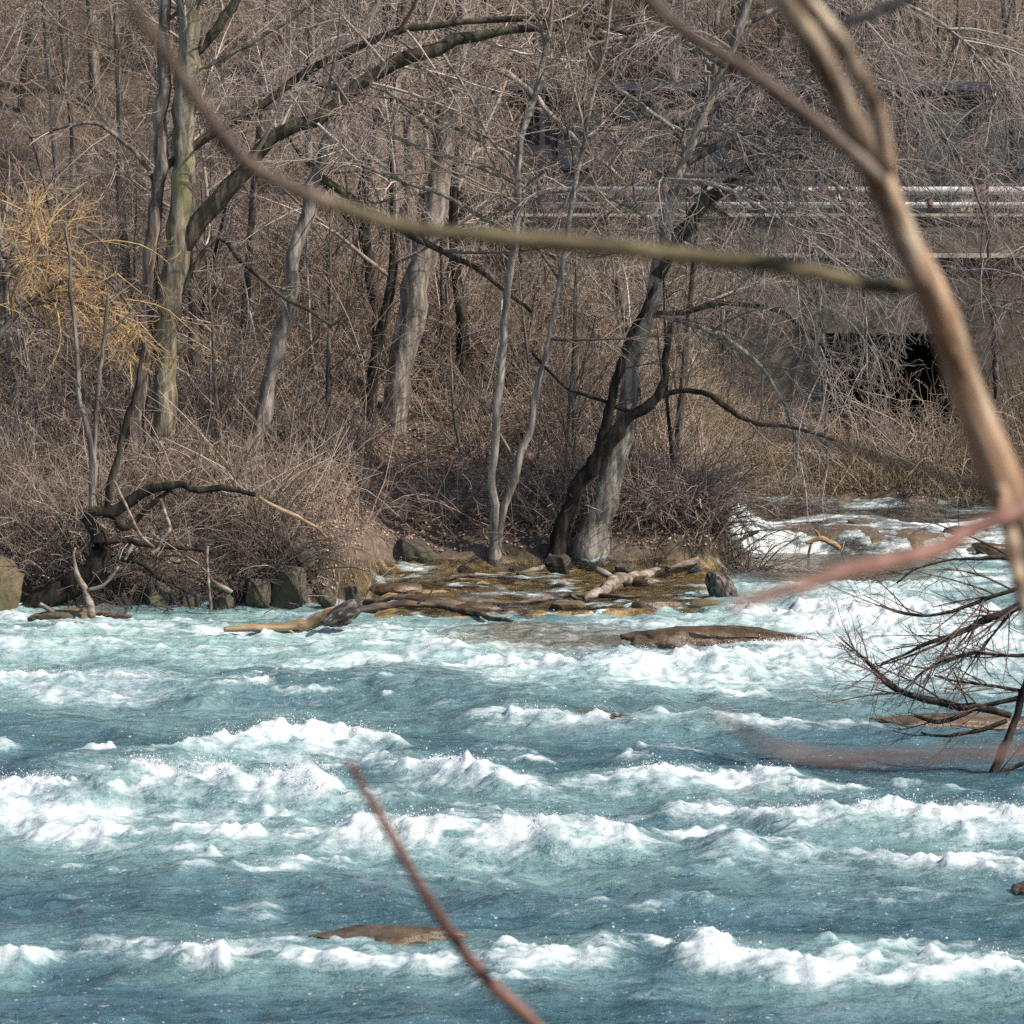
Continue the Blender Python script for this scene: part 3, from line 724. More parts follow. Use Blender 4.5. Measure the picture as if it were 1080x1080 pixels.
# crooked black tree over the water at the left
hero_tree('crooked_tree', 'crooked black tree looping over the water at the left bank',
          [(30, 643, 26), (55, 632, 25), (78, 618, 24), (94, 600, 22), (103, 580, 20), (104, 568, 19), (97, 558, 16), (91, 549, 15), (94, 541, 14), (106, 540, 13), (122, 540, 12), (140, 528, 11), (165, 516, 10), (190, 513, 8), (215, 514, 7), (240, 516, 6), (268, 521, 4.5)],
          [[(97, 541, 8), (96, 520, 8), (99, 490, 8), (95, 455, 7), (84, 420, 6), (80, 370, 5), (76, 310, 4), (70, 240, 3)],
           [(99, 490, 5), (99, 460, 5), (103, 410, 5), (109, 365, 4), (113, 310, 3)],
           [(112, 540, 8), (116, 520, 8), (124, 480, 7), (132, 445, 6), (146, 408, 5), (150, 360, 3)],
           [(120, 543, 8), (130, 556, 8), (150, 540, 6), (175, 520, 5), (185, 522, 3)],
           [(104, 574, 7), (130, 570, 6), (160, 575, 6), (200, 580, 4), (225, 583, 3)],
           [(128, 590, 4), (150, 594, 5), (165, 608, 5), (185, 618, 4), (199, 625, 3)],
           [(95, 620, 4), (88, 610, 4), (78, 590, 3.5), (75, 575, 3)]], 'blackbark', 'dark', 44.1, rg, dict(n1=1.8, l1=.8, n2=4, n3=4, t1=(.05, 0, .05)), {0: 'bark', 1: 'bark', 2: 'darkbark'}, trunkK=60)

# orange-twigged willow at the left
hero_tree('orange_willow', 'bushy willow glowing with orange-yellow twigs at the left edge',
          [(-30, 470, 16), (-25, 400, 14), (-5, 330, 12), (15, 270, 9), (25, 230, 6), (30, 200, 4)],
          [[(-20, 380, 8), (20, 330, 7), (60, 300, 5), (100, 290, 4), (135, 320, 3), (150, 360, 2)],
           [(5, 300, 6), (45, 260, 5), (80, 240, 4), (110, 260, 3), (125, 300, 2)],
           [(-10, 340, 6), (40, 320, 5), (85, 320, 4), (120, 345, 3), (140, 385, 2)],
           [(10, 280, 5), (-20, 230, 4), (-50, 220, 3)]], 'bark', 'orange', 46.4, rg,
          dict(n1=7.5, l1=1.0, t1=(.03, 0, -.16), t2=(0, 0, -.12), n2=7, n3=9, w=.22), on_trunk=.5)

# bare bush leaning over the water at the right
e = hero_tree('overhanging_bush', 'dark bare bush rooted in the river at the right edge with fine reddish twigs',
              [(1046, 818, 9), (1052, 805, 9), (1060, 785, 9), (1068, 765, 9), (1074, 740, 9), (1085, 710, 9), (1110, 660, 8), (1150, 590, 5)],
              [[(1066, 755, 6), (1040, 748, 8), (1010, 745, 8), (975, 737, 7), (945, 725, 6), (928, 712, 5), (918, 700, 4), (908, 692, 2.5)],
               [(1080, 735, 6), (1050, 742, 6), (1020, 752, 6), (990, 760, 5), (965, 755, 3)],
               [(1062, 760, 5), (1040, 768, 5), (1010, 775, 4), (985, 777, 3), (970, 774, 2)],
               [(1110, 620, 9), (1075, 637, 9), (1045, 652, 8), (1015, 668, 6), (985, 678, 5), (955, 690, 3), (930, 700, 2)],
               [(1120, 605, 6), (1070, 620, 5), (1020, 640, 4), (970, 650, 3), (930, 640, 2)],
               [(1110, 690, 5), (1060, 690, 4), (1020, 690, 4), (990, 700, 3), (965, 715, 2)],
               [(1100, 735, 5), (1060, 725, 4), (1020, 720, 3), (985, 712, 2)],
               [(1110, 600, 5), (1060, 590, 4), (1010, 590, 3), (970, 600, 2), (945, 615, 2)],
               [(1048, 816, 3), (1075, 808, 5), (1100, 795, 6)]], 'darkbark', 'redbush', 29.3, rg,
              dict(n1=6.5, l1=.75, t1=(-.12, 0, .03), t2=(-.05, 0, .05), n2=8, n3=7, a1=34, w=.12), cat='bush', root=False, on_trunk=.6)

# ------------------------------------------------------------------ background trees, saplings, shrubs (copied)
def children(o): return [c for c in bpy.data.objects if c.parent == o]


def proto_tree(name, h, r0, lean, bark, twig, seed, dens=1.0, droop=0.0, t0=.25):
    rg = np.random.default_rng(seed)
    n = 9
    z = np.linspace(-.4, h, n)
    w = np.cumsum(rg.normal(0, .05 * h / 10, (n, 2)), 0)
    w[:2] = 0
    pts = np.stack([w[:, 0] + lean * z, w[:, 1], z, np.interp(z, [-.4, .2, h], [r0 * 1.35, r0, r0 * .12])], -1)
    tl = spline(pts, 30)
    e = empty(name, (0, 0, 0))
    solid('trunk', tl, M[bark], e, 9, .1, True, seed)
    P0, R0 = tl[None, :, :3], tl[None, :, 3]
    lv = [grow(P0, R0, rg, 2.0 * dens, t0, 1, 48, 14, .30, .8, h * .36, (0, 0, .18 - droop), .17, 8, .012, .006, .55)]
    lv.append(grow(*lv[0], rg, 4.6, .15, 1, 44, 16, .5, .4, 2.0, (0, 0, .1 - droop), .3, 7, .008, .004))
    lv.append(grow(*lv[1], rg, 5.6, .1, 1, 42, 16, .55, .25, 1.0, (0, 0, .08 - droop), .42, 5, .007, .0033))
    lv.append(grow(*lv[2], rg, 7.0, .1, 1, 42, 16, .6, .18, .6, (0, 0, .05 - droop), .5, 4, .006, .003))
    V, f, t = tube_set(lv, rg, (5, 3, 3, 3))
    mesh_np('crown', V, f, M[twig], e, dict(tint=t))
    return e


def proto_bush(name, h, n, twig, seed, spread=.5, droop=.15):
    rg = np.random.default_rng(seed)
    K = 7
    d = norm(np.stack([rg.normal(0, spread, n), rg.normal(0, spread, n), np.ones(n)], -1))
    P = np.zeros((n, K, 3)); P[:, 0] = rg.normal(0, .18, (n, 3)) * [1, 1, 0] - [0, 0, .15]
    L = h * rg.uniform(.6, 1.25, n)
    for j in range(1, K):
        d = norm(d + rg.normal(0, .09, (n, 3)) + np.array([0, 0, -droop * j / K]))
        P[:, j] = P[:, j - 1] + d * (L / (K - 1))[:, None]
    Rd = np.linspace(1, .3, K)[None] * (.006 + .005 * L)[:, None]
    lv = [(P, Rd), grow(P, Rd, rg, 4.5, .15, 1, 40, 15, .4, .2, .9, (0, 0, -droop * .3), .15, 5, .008, .0034)]
    lv.append(grow(*lv[1], rg, 5.0, .1, 1, 42, 16, .5, .12, .45, (0, 0, 0), .15, 4, .007, .0028))
    V, f, t = tube_set(lv, rg, (4, 3, 3))
    return mesh_np(name, V, f, M[twig], None, dict(tint=t))


def place(proto, first, loc, rz, sc, tilt=(0, 0)):
    if first: o, kids = proto, []
    else:
        o = proto.copy(); C.objects.link(o); kids = children(proto)
        for ch in kids:
            c = ch.copy(); C.objects.link(c); c.parent = o
    o.location = loc; o.rotation_euler = (tilt[0], tilt[1], rz); o.scale = (sc, sc, sc)
    return o


rg = np.random.default_rng(77)
kinds = [
    (proto_tree('bare_tree', 13, .13, .03, 'bark', 'grey', 1), 'bare_tree', 'bare grey tree standing among many others up the wooded slope', 'bare trees up the wooded slope'),
    (proto_tree('bare_tree', 11, .095, -.06, 'bark', 'tan', 2), 'bare_tree', 'bare tan-twigged tree standing among many others up the wooded slope', 'tan bare trees up the wooded slope'),
    (proto_tree('bare_tree', 12, .11, .08, 'darkbark', 'grey', 3, droop=.12), 'bare_tree', 'bare dark-trunked tree standing among many others up the wooded slope', 'dark bare trees up the wooded slope'),
    (proto_tree('bare_tree', 10, .08, .02, 'pale', 'grey', 4, dens=1.2), 'bare_tree', 'bare pale-barked tree standing among many others up the wooded slope', 'pale bare trees up the wooded slope'),
]
used = [False] * len(kinds)
spots = []
for Yr, nrow in ((52.5, 6), (56, 9), (60, 11), (65, 14), (71, 14), (78, 16), (86, 17)):
    for j in range(nrow):
        half = Yr * .20 + 1.5
        x = -half + 2 * half * (j + rg.uniform(.1, .9)) / nrow; y = Yr + rg.uniform(-1.4, 1.4)
        if y < 69 and x > -.5: continue
        spots.append((x, y))
for j in range(26): spots.append((rg.uniform(0, 14), rg.uniform(69.5, 79)))
for i, (x, y) in enumerate(spots):
    if y < 56 and any(abs(to_px(x, y, 2)[0] - h) < 26 for h in (165, 285, 430, 525)): x += 1.1
    k = int(rg.choice(4, p=[.34, .26, .16, .24]))
    pr, nm, lb, gp = kinds[k]
    o = place(pr, not used[k], (x, y, float(H(x, y))), rg.uniform(0, 6.28), rg.uniform(.8, 1.15), (rg.normal(0, .04), rg.normal(0, .04)))
    used[k] = True; tag(o, lb, 'tree', gp)

weep = proto_tree('weeping_tree', 9.5, .09, .05, 'bark', 'weeptwig', 31, 1.7, droop=.62, t0=.3)
for i, (x, y, sc_) in enumerate([(3.0, 51.8, .85), (10.9, 57.2, .9), (9.9, 58.6, .8), (12.5, 55.2, 1.0)]):
    o = place(weep, i == 0, (x, y, float(H(x, y))), i * 1.9, sc_)
    tag(o, 'bare tree with long pale twigs weeping in front of the pipes and the wall', 'tree', 'weeping trees before the wall')

for i, (x, y, sc_) in enumerate([(3.6, 62.0, .45), (8.3, 61.8, .4), (12.2, 62.2, .5)]):
    o = place(weep, False, (x, y, 6.43), i * 2.3 + 1, sc_)
    tag(o, 'small bare weeping tree on the deck between the pipes and the dark shed', 'tree', 'small trees before the shed')


def clear(x, y, r=24):
    px, py = to_px(x, y, H(x, y))
    if -3.1 < x < .5 and 45 < y < 51.5 and rg.random() < .8: return True
    return y < 53.5 and any(abs(px - h) < r for h in (150, 178, 275, 300, 430, 524, 630))


saps = [
    (proto_tree('sapling', 5.0, .045, .05, 'bark', 'tan', 11, 1.3, t0=.15), 'thin tan sapling among the undergrowth of the slope', 'tan saplings in the undergrowth'),
    (proto_tree('sapling', 6.0, .05, -.08, 'darkbark', 'grey', 12, 1.2, t0=.2), 'thin dark sapling among the undergrowth of the slope', 'dark saplings in the undergrowth'),
    (proto_tree('sapling', 4.2, .04, .12, 'pale', 'grey', 13, 1.5, t0=.12), 'thin pale sapling among the undergrowth of the slope', 'pale saplings in the undergrowth'),
]
used = [False] * 3
for i in range(120):
    y = 45.4 + 14 * rg.random() ** 1.2; x = rg.uniform(-1, 1) * (y * .19)
    if y < 47.6 and -2.9 < x < 3.5: continue
    if x > 3.3 and y < 56: continue
    if 4.8 < x < 9.6: continue
    if x > 0 and y > 59.5: continue
    if (x < -5.4 and y < 49.5) or clear(x, y): continue
    k = i % 3
    o = place(saps[k][0], not used[k], (x, y, float(H(x, y))), rg.uniform(0, 6.28), rg.uniform(.6, 1.1), (rg.normal(0, .1), rg.normal(0, .1)))
    used[k] = True; tag(o, saps[k][1], 'sapling', saps[k][2])

bushes = [
    (proto_bush('shrub', 1.7, 34, 'brush', 21, .55), 'tangled leafless brown shrub on the wooded bank', 'brown shrubs on the bank'),
    (proto_bush('shrub', 1.4, 40, 'grey', 22, .75, .3), 'tangled leafless grey shrub on the wooded bank', 'grey shrubs on the bank'),
    (proto_bush('shrub', 1.9, 30, 'tan', 23, .5, .2), 'tangled leafless tan shrub on the wooded bank', 'tan shrubs on the bank'),
    (proto_bush('shrub', 1.3, 40, 'dark', 24, .85, .35), 'dark leafless shrub hanging over the foot of the bank', 'dark shrubs over the foot of the bank'),
]
used = [False] * 4
bl = []
for i in range(27): bl.append((rg.uniform(-9.5, -3.8), rg.uniform(44.7, 46.4), -1))
for i in range(120):
    y = rg.uniform(45.5, 62); x = rg.uniform(-1, 1) * y * .19
    if (x > -2.9 and y < 47.4) or (x > 3.4 and y < 55.0): continue
    if x > -.3 and y > 59.6: continue
    if -2.6 < x < 0.2 and y < 51.5 and rg.random() < .7: continue       # the open leaf litter
    bl.append((x, y, -1))
for i in range(14): bl.append((rg.uniform(2.0, 4.0), rg.uniform(47.6, 49.6), -2))
for i in range(20): bl.append((rg.uniform(4.2, 10.8), rg.uniform(55.0, 58), -1))
for i in range(15): bl.append((rg.uniform(-8.2, -2.3), rg.uniform(44.3, 45.2), -3))
for i in range(40): bl.append((rg.uniform(.5, 14), rg.uniform(69.5, 80), -1))
for x, y, k in bl:
    if (5.0 < x < 9.6 and 56.5 < y < 61) or (k == -1 and (y > 47.2 or x > -3.3) and clear(x, y, 14)): continue
    k = int(rg.choice([0, 1, 2, 3], p=[.36, .24, .2, .2])) if k == -1 else (3 if k == -3 else int(rg.choice([1, 3])))
    if k == 3 and y > 46 and x < 1.8: k = 0
    if x > 1.8 and y < 51: k = 3 if k == 3 else 1
    o = place(bushes[k][0], not used[k], (x, y, float(H(x, y))), rg.uniform(0, 6.28), rg.uniform(.7, 1.25) * (.78 if y < 46.8 and x < 0 else 1))
    used[k] = True; tag(o, bushes[k][1], 'shrub', bushes[k][2])

# ------------------------------------------------------------------ uncountable cover: brush stems, dry grass, leaf litter
def thicket(name, N, region, h, twig, label, cat, rg, side=2.0, spread=.6):
    x = rg.uniform(-17, 17, N * 4); y = region[0] + (region[1] - region[0]) * rg.random(N * 4) ** 1.25
    ok = region[2](x, y) & (np.abs(x) < y * .2 + .5) & ~((x > 5.4) & (x < 9.3) & (y > 56.8) & (y < 61))
    x, y = x[ok][:N], y[ok][:N]; n = len(x)
    K = 6
    P = np.zeros((n, K, 3)); P[:, 0] = np.stack([x, y, H(x, y) - .08], -1)
    d = norm(np.stack([rg.normal(0, spread, n), rg.normal(0, spread, n), np.ones(n)], -1))
    L = h * np.exp(rg.normal(0, .4, n))
    for j in range(1, K):
        d = norm(d + rg.normal(0, .12, (n, 3)) + np.array([0, 0, -.12 * j / K]))
        P[:, j] = P[:, j - 1] + d * (L / (K - 1))[:, None]
    Rd = np.linspace(1, .35, K)[None] * (.004 + .003 * L)[:, None]
    lv = [(P, Rd)]
    if side: lv.append(grow(P, Rd, rg, side, .2, 1, 40, 15, .4, .15, .7, (0, 0, 0), .16, 4, .007, .0028))
    V, f, t = tube_set(lv, rg, (3, 3))
    tag(mesh_np(name, V, f, M[twig], None, dict(tint=t)), label, cat, kind='stuff')


dry_ok = lambda x, y: np.where(x > 3.6, y > 54.5, np.where(x > -2.4, y > 47.2, y > 44.8)) & ~((y > 59.8) & (x > -.2))
thicket('undergrowth', 20000, (44.8, 92, lambda x, y: dry_ok(x, y) & ~((np.abs(x + 1.0) < 1.35) & (y < 53.5) & (rg.random(len(x)) < .85))), 1.0, 'brush', 'tangle of thin brown stems covering the wooded slope', 'undergrowth', rg)
thicket('undergrowth', 6000, (69.6, 90, lambda x, y: x > -3), 1.5, 'brush', 'brown scrub covering the hillside above the shed roof', 'undergrowth', rg)
thicket('dry_grass', 9000, (54.6, 60, lambda x, y: (x > 3.2) & dry_ok(x, y)), .6, 'dry', 'pale dry grass and weed stems on the slope below the culvert', 'dry grass', rg, 1.0, .5)

NL = 60000
x = rg.uniform(-11, 11, NL * 2); y = 44.8 + 22 * rg.random(NL * 2) ** 1.6
ok = dry_ok(x, y) & (np.abs(x) < y * .2); x, y = x[ok][:NL], y[ok][:NL]; n = len(x)
z = H(x, y) + .012 + rg.random(n) * .03
nx = (H(x + .05, y) - H(x - .05, y)) / .1; ny = (H(x, y + .05) - H(x, y - .05)) / .1
nn = norm(np.stack([-nx, -ny, np.ones(n)], -1) + rg.normal(0, .35, (n, 3)))
u = norm(np.cross(nn, rg.normal(size=(n, 3)))); v = np.cross(nn, u)
s = rg.uniform(.012, .032, n)[:, None]
c = np.stack([x, y, z], -1)
V = np.stack([c - u * s * 1.3, c + v * s * .8 + nn * s * .35, c + u * s * 1.3, c - v * s * .8 + nn * s * .35], 1).reshape(-1, 3)
tag(mesh_np('leaf_litter', V, [np.arange(n * 4).reshape(-1, 4)], M['leaf'], None, dict(tint=np.repeat(rg.random(n), 4)), smooth=False), 'carpet of fallen brown leaves over the wooded slope', 'leaf litter', kind='stuff')

# ------------------------------------------------------------------ driftwood
def wood(name, label, pts, Y, mat, cat='log', S=10, rough=.2, K=30, group=None, twigs=()):
    ln = line(pts, Y, K)
    Yt = Y if Y is not None else float(ln[:, 1].mean()) - .05
    if twigs:
        e = empty(name, ln[0, :3]); tag(e, label, cat, group)
        solid('stem', ln, M[mat], e, S, rough)
        for t in twigs: solid('stub', line(t, Yt, 10), M[mat], e, 6, .15)
        return e
    return tag(solid(name, ln, M[mat], None, S, rough, seed=len(label)), label, cat, group)


e = wood('driftwood_log', 'stripped orange log with a grey knotted root end lying in the rapids',
         [(236, 664, 5), (262, 662, 9), (300, 661, 11), (325, 657, 13), (345, 650, 15), (358, 648, 16)], 40.7, 'driftorange', twigs=([(300, 660, 4), (308, 667, 4), (318, 671, 3)],))
kn = rock('root_end', 362, 648, .36, .42, .42, M['stump'], 405, None, Y=40.6, flat=.9); kn.rotation_euler = (0, R(68), .3)
del kn['category']
mw = np.array(kn.location) - np.array(e.location); kn.parent = e; kn.location = mw
wood('drift_branch', 'long thin grey branch stretched along the lip of the shelf', [(376, 644, 7), (420, 637, 8), (455, 638, 7), (490, 644, 7), (520, 651, 6), (541, 656, 4)], None, 'driftdark', twigs=([(440, 637, 3), (452, 628, 2.5), (456, 622, 2)],))
wood('drift_branch', 'dark log lying level behind the long thin branch', [(385, 636, 9), (440, 632, 10), (500, 633, 9), (540, 636, 6)], None, 'driftdark')
wood('drift_log', 'grey forked log slanting down from the brush onto the golden shelf', [(616, 632, 6), (630, 625, 11), (648, 614, 13), (670, 609, 12), (695, 604, 11), (715, 600, 10), (738, 593, 9)], None, 'drift',
     twigs=([(652, 613, 7), (640, 606, 8), (628, 601, 7)], [(684, 606, 3), (679, 616, 3), (684, 624, 2)]))
wood('drift_branch', 'bent brown branch across the middle of the shelf', [(535, 638, 4), (570, 634, 6), (592, 628, 7), (606, 627, 8), (630, 629, 6), (660, 630, 5), (678, 628, 3)], None, 'driftdark', twigs=([(602, 628, 5), (614, 634, 4), (625, 634, 3)],))
wood('drift_branch', 'small dark branch at the upper edge of the shelf', [(458, 613, 3), (480, 609, 5), (503, 606, 4)], None, 'driftdark')
wood('drift_branch', 'short pale-ended stick by the dark boulder', [(500, 606, 4), (535, 607, 5), (560, 603, 5), (573, 599, 5)], None, 'drift')
sr = rock('stump', 763, 628, .5, .42, .55, M['stump'], 411, 'dark broken stump standing at the right end of the shelf', Y=44.2, flat=.8); sr['category'] = 'stump'; sr.rotation_euler = (0, R(-18), .4)
wood('drift_branch', 'dark stick lying in the slack water under the crooked tree', [(98, 645, 6), (115, 648, 8), (130, 650, 7), (139, 652, 5)], 43.2, 'driftdark', twigs=([(130, 650, 3), (133, 645, 2.5), (135, 642, 2)],))
wood('drift_log', 'orange-brown log lying low on the tan waterline rock', [(56, 660, 7), (75, 660, 9), (92, 662, 8), (102, 660, 6)], None, 'driftorange')
wood('drift_stick', 'pale stick leaning on the tan waterline rock', [(42, 637, 4), (55, 645, 5), (70, 655, 5), (76, 659, 4)], 42.6, 'drift', 'stick')
wood('snag', 'forked grey snag standing in the water before the crooked tree', [(96, 662, 8), (96, 650, 8), (93, 637, 8), (88, 620, 6), (80, 608, 5), (76, 592, 4), (79, 578, 3)], 42.4, 'drift', 'snag', twigs=([(93, 622, 4), (108, 618, 4), (120, 608, 3), (126, 598, 2)],))
wood('hanging_stick', 'pale splintered stick hanging down to the water from the left bank', [(219, 576, 3), (218, 590, 3), (219, 610, 3.4), (222, 632, 3), (223, 645, 2.5)], 43.8, 'drift', 'stick')
wood('hanging_stick', 'pale snapped bent stick hanging under the crooked bough', [(169, 526, 4), (174, 540, 4), (179, 556, 4), (172, 567, 4.5), (168, 578, 4), (160, 584, 3)], 43.8, 'drift', 'stick')
wood('hanging_stick', 'bright orange stripped stick at the tip of the crooked bough', [(273, 524, 3), (285, 532, 4), (300, 539, 4.5), (316, 546, 3.5), (335, 558, 2.5), (345, 567, 2)], 43.8, 'driftorange', 'stick')
wood('hanging_stick', 'long thin pale stick slanting through the crooked tree', [(120, 507, 2.5), (132, 530, 3), (148, 560, 3), (163, 577, 3)], 43.8, 'drift', 'stick')
wood('broken_stick', 'pale broken stick poking from the bank beside the hanging one', [(224, 613, 3), (236, 620, 5), (246, 626, 5)], 43.9, 'drift', 'stick')
wood('broken_stick', 'short pinkish stick stub leaning by the crooked trunk', [(132, 590, 3), (136, 582, 5), (140, 575, 5)], 43.8, 'drift', 'stick')
wood('drift_branch', 'reddish branch wreckage lodged in the cascade', [(850, 573, 4), (865, 568, 6), (876, 573, 6), (886, 578, 5)], 50.6, 'redbark' if 'redbark' in M else 'driftorange', twigs=([(856, 572, 3), (853, 582, 3), (852, 588, 2)], [(866, 570, 3), (862, 562, 3), (858, 558, 2)]))
for i, (pts, Y) in enumerate([([(700, 600, 7), (735, 590, 6), (770, 575, 5), (800, 560, 4)], 49.3), ([(715, 612, 5), (750, 600, 5), (790, 600, 4), (825, 603, 3)], 48.7), ([(728, 580, 5), (760, 590, 4), (800, 588, 3)], 49.3), ([(770, 604, 4), (800, 600, 6), (822, 606, 5)], 48.8)]):
    wood('fallen_branch', 'dark fallen branch in the brush pile beside the cascade', pts, Y, 'driftdark', 'branch', group='fallen branches in the brush pile')

# ------------------------------------------------------------------ culvert wall, pipes and shed
def box(bm, x0, x1, y0, y1, z0, z1):
    vs = [bm.verts.new(p) for p in ((x0, y0, z0), (x1, y0, z0), (x1, y1, z0), (x0, y1, z0), (x0, y0, z1), (x1, y0, z1), (x1, y1, z1), (x0, y1, z1))]
    for f in ((0, 3, 2, 1), (4, 5, 6, 7), (0, 1, 5, 4), (1, 2, 6, 5), (2, 3, 7, 6), (3, 0, 4, 7)): bm.faces.new([vs[i] for i in f])


def bobj(name, boxes, mat, parent, bevel=0.0):
    bm = bmesh.new()
    for b in boxes: box(bm, *b)
    if bevel: bmesh.ops.bevel(bm, geom=bm.edges[:], offset=bevel, segments=2, affect='EDGES')
    if parent is not None: bmesh.ops.translate(bm, verts=bm.verts, vec=-Vector(parent.location))
    me = bpy.data.meshes.new(name); bm.to_mesh(me); bm.free(); me.materials.append(mat)
    o = bpy.data.objects.new(name, me); C.objects.link(o)
    if parent is not None: o.parent = parent
    return o


def pipe(name, p0, p1, r, mat, parent=None, S=14):
    ln = np.linspace(np.array([*p0, r], float), np.array([*p1, r], float), 3)
    return solid(name, ln, mat, parent, S, 0)


mconc = mat_rock('stained_concrete', (.07, .058, .047), (.17, .145, .12), scale=1.6)
mledge = mat_plain('pale_ledge', (.46, .40, .33), .8)
mpipe = mat_plain('pipe_lagging', (.56, .55, .53), .55, var=.35, scale=3)
mrust = mat_plain('rusty_steel', (.17, .09, .06), .8)
mslate = mat_plain('blue_roof', (.034, .044, .058), .6, var=.5)
mclad = mat_plain('dark_cladding', (.035, .036, .04), .7)
mglass = mat_plain('shed_glass', (.03, .045, .06), .08, spec=.8)
mblue = mat_plain('pale_blue_paint', (.24, .29, .34), .6)

e = empty('culvert_wall', (8, 60.2, 2)); tag(e, 'stained concrete retaining wall with a black culvert mouth on the right', 'wall')
bobj('wall', [(0.2, 6.5, 59.9, 60.4, 1.5, 6.45), (9.2, 17, 59.9, 60.4, 1.5, 6.45), (6.5, 9.2, 59.9, 60.4, 4.05, 6.45)], mconc, e)
bobj('tunnel', [(6.0, 6.48, 60.42, 66, 1.5, 4.5), (9.22, 9.7, 60.42, 66, 1.5, 4.5), (6.0, 9.7, 60.42, 66, 4.07, 4.5), (6.0, 9.7, 66.02, 66.4, 1.5, 4.4), (6.5, 9.2, 60.42, 66, 1.2, 1.48)], mconc, e)
bobj('deck', [(4.8, 10.0, 60.42, 66.6, 6.30, 6.445)], mconc, e)
bobj('ledge', [(4.9, 17, 59.72, 59.898, 5.60, 5.70)], mledge, e, .01)
bobj('coping', [(0.1, 17, 59.8, 60.5, 6.452, 6.52)], mledge, e, .01)
e = empty('pipe_run', (8, 60.2, 6.5)); tag(e, 'thick pale lagged pipe, the upper of the two running along the wall top', 'pipe')
pipe('pipe', (.6, 60.15, 7.0), (17, 60.15, 7.0), .085, mpipe, e)
for x in np.arange(1.3, 17, 1.62): bobj('bracket', [(x, x + .1, 60.27, 60.36, 6.525, 7.05)], mrust, e)
for x in (3.1, 6.4, 9.7, 12.9): pipe('collar', (x, 60.15, 7.0), (x + .14, 60.15, 7.0), .135, mrust, e)
e = empty('pipe_run', (8, 59.9, 6.5)); tag(e, 'thinner pale pipe, the lower of the two running along the wall top', 'pipe')
pipe('pipe', (.6, 59.93, 6.70), (17, 59.93, 6.70), .06, mpipe, e)
pipe('riser', (6.7, 59.97, 6.73), (6.82, 60.12, 6.94), .07, mpipe, e)
for x in (2.2, 5.2, 8.6, 11.6): pipe('collar', (x, 59.93, 6.70), (x + .1, 59.93, 6.70), .095, mrust, e)
bobj('support', [(x, x + .12, 59.86, 60.0, 6.525, 6.64) for x in np.arange(1.0, 17, 1.62)][:1], mrust, e)
e = empty('conduit_box', (9.35, 59.9, 6.5)); tag(e, 'squat grey valve box on the wall top under the pipes', 'box')
bobj('box', [(9.3, 9.56, 60.05, 60.24, 6.522, 6.86)], mledge, e, .015)
bobj('lid', [(9.27, 9.59, 60.03, 60.26, 6.862, 6.88)], mrust, e)
pipe('hose', (9.43, 60.04, 6.6), (9.43, 59.95, 6.62), .03, mrust, e)

e = empty('shed', (8, 65, 6.4)); tag(e, 'long low dark shed with a blue-black roof behind the pipes', 'building')
bobj('wall', [(0.2, 17, 63.6, 68.4, 6.3, 9.25)], mclad, e)
bobj('roof', [(-.1, 17.3, 63.1, 68.8, 9.252, 9.46)], mslate, e, .02)
for x in (1.0, 2.4, 3.8, 7.4, 8.9, 10.4, 11.9, 13.4):
    w = bobj('window', [(x, x + 1.05, 63.54, 63.598, 7.6, 7.66), (x, x + 1.05, 63.54, 63.598, 8.84, 8.9), (x, x + .06, 63.54, 63.598, 7.66, 8.84), (x + .99, x + 1.05, 63.54, 63.598, 7.66, 8.84)], mslate, e)
    pn = bobj('pane', [(x + .06, x + .99, 63.57, 63.597, 7.66, 8.84)], mglass, e)
    pn.parent = w
bobj('door', [(5.9, 6.9, 63.55, 63.598, 6.4, 8.6)], mslate, e)
for x in (5.58, 5.72): pipe('downpipe', (x, 63.45, 7.0), (x, 63.45, 8.4), .045, mblue, e)
pipe('brace', (11.05, 63.3, 9.25), (11.45, 63.3, 8.75), .05, mblue, e)
for x in (.6, 4.0, 7.2, 10.9, 14.5): bobj('post', [(x, x + .12, 63.15, 63.27, 6.4, 9.25)], mclad, e)

# ------------------------------------------------------------------ near tree at the camera's own bank
mpeel = mat_bark('peeled_bark', (.15, .105, .072), (.62, .51, .37), (.47, .25, .13), .1, stretch=(9, 9, .5), rot=(0, R(-25), 0), bump=.4, scale=2.2)
molive = mat_bark('olive_bark', (.085, .07, .04), (.19, .16, .09), stretch=(3, 8, 8))
mgrey = mat_bark('brown_bark', (.14, .105, .085), (.26, .20, .16), stretch=(4, 6, 6))
mred = mat_bark('red_bark', (.17, .09, .07), (.31, .18, .14), stretch=(4, 6, 6))
mblack = mat_bark('black_bark', (.012, .01, .008), (.035, .028, .024), stretch=(4, 6, 6))
tr = line([(815, -15, 26), (860, 50, 27), (893, 115, 28), (920, 170, 34), (937, 215, 32), (960, 270, 33), (985, 320, 37), (1005, 375, 39), (1030, 440, 42), (1060, 510, 46), (1082, 560, 50), (1115, 650, 58), (1160, 800, 70)], (4.0, 4.4), 50)
foot = np.array([[1.1, 4.4, 3.2, .06], [1.2, 4.4, 2.4, .07], [1.22, 4.4, 1.5, .09]])
tr = np.concatenate([spline(np.concatenate([tr[::-3], tr[:1]])[::-1], 40), foot])
e = empty('near_tree', (1.2, 4.4, 1.7)); tag(e, 'blurred near tree with peeling orange-tan bark whose boughs cross the whole view', 'tree')
solid('trunk', tr, mpeel, e, 16, .12, True, 5)
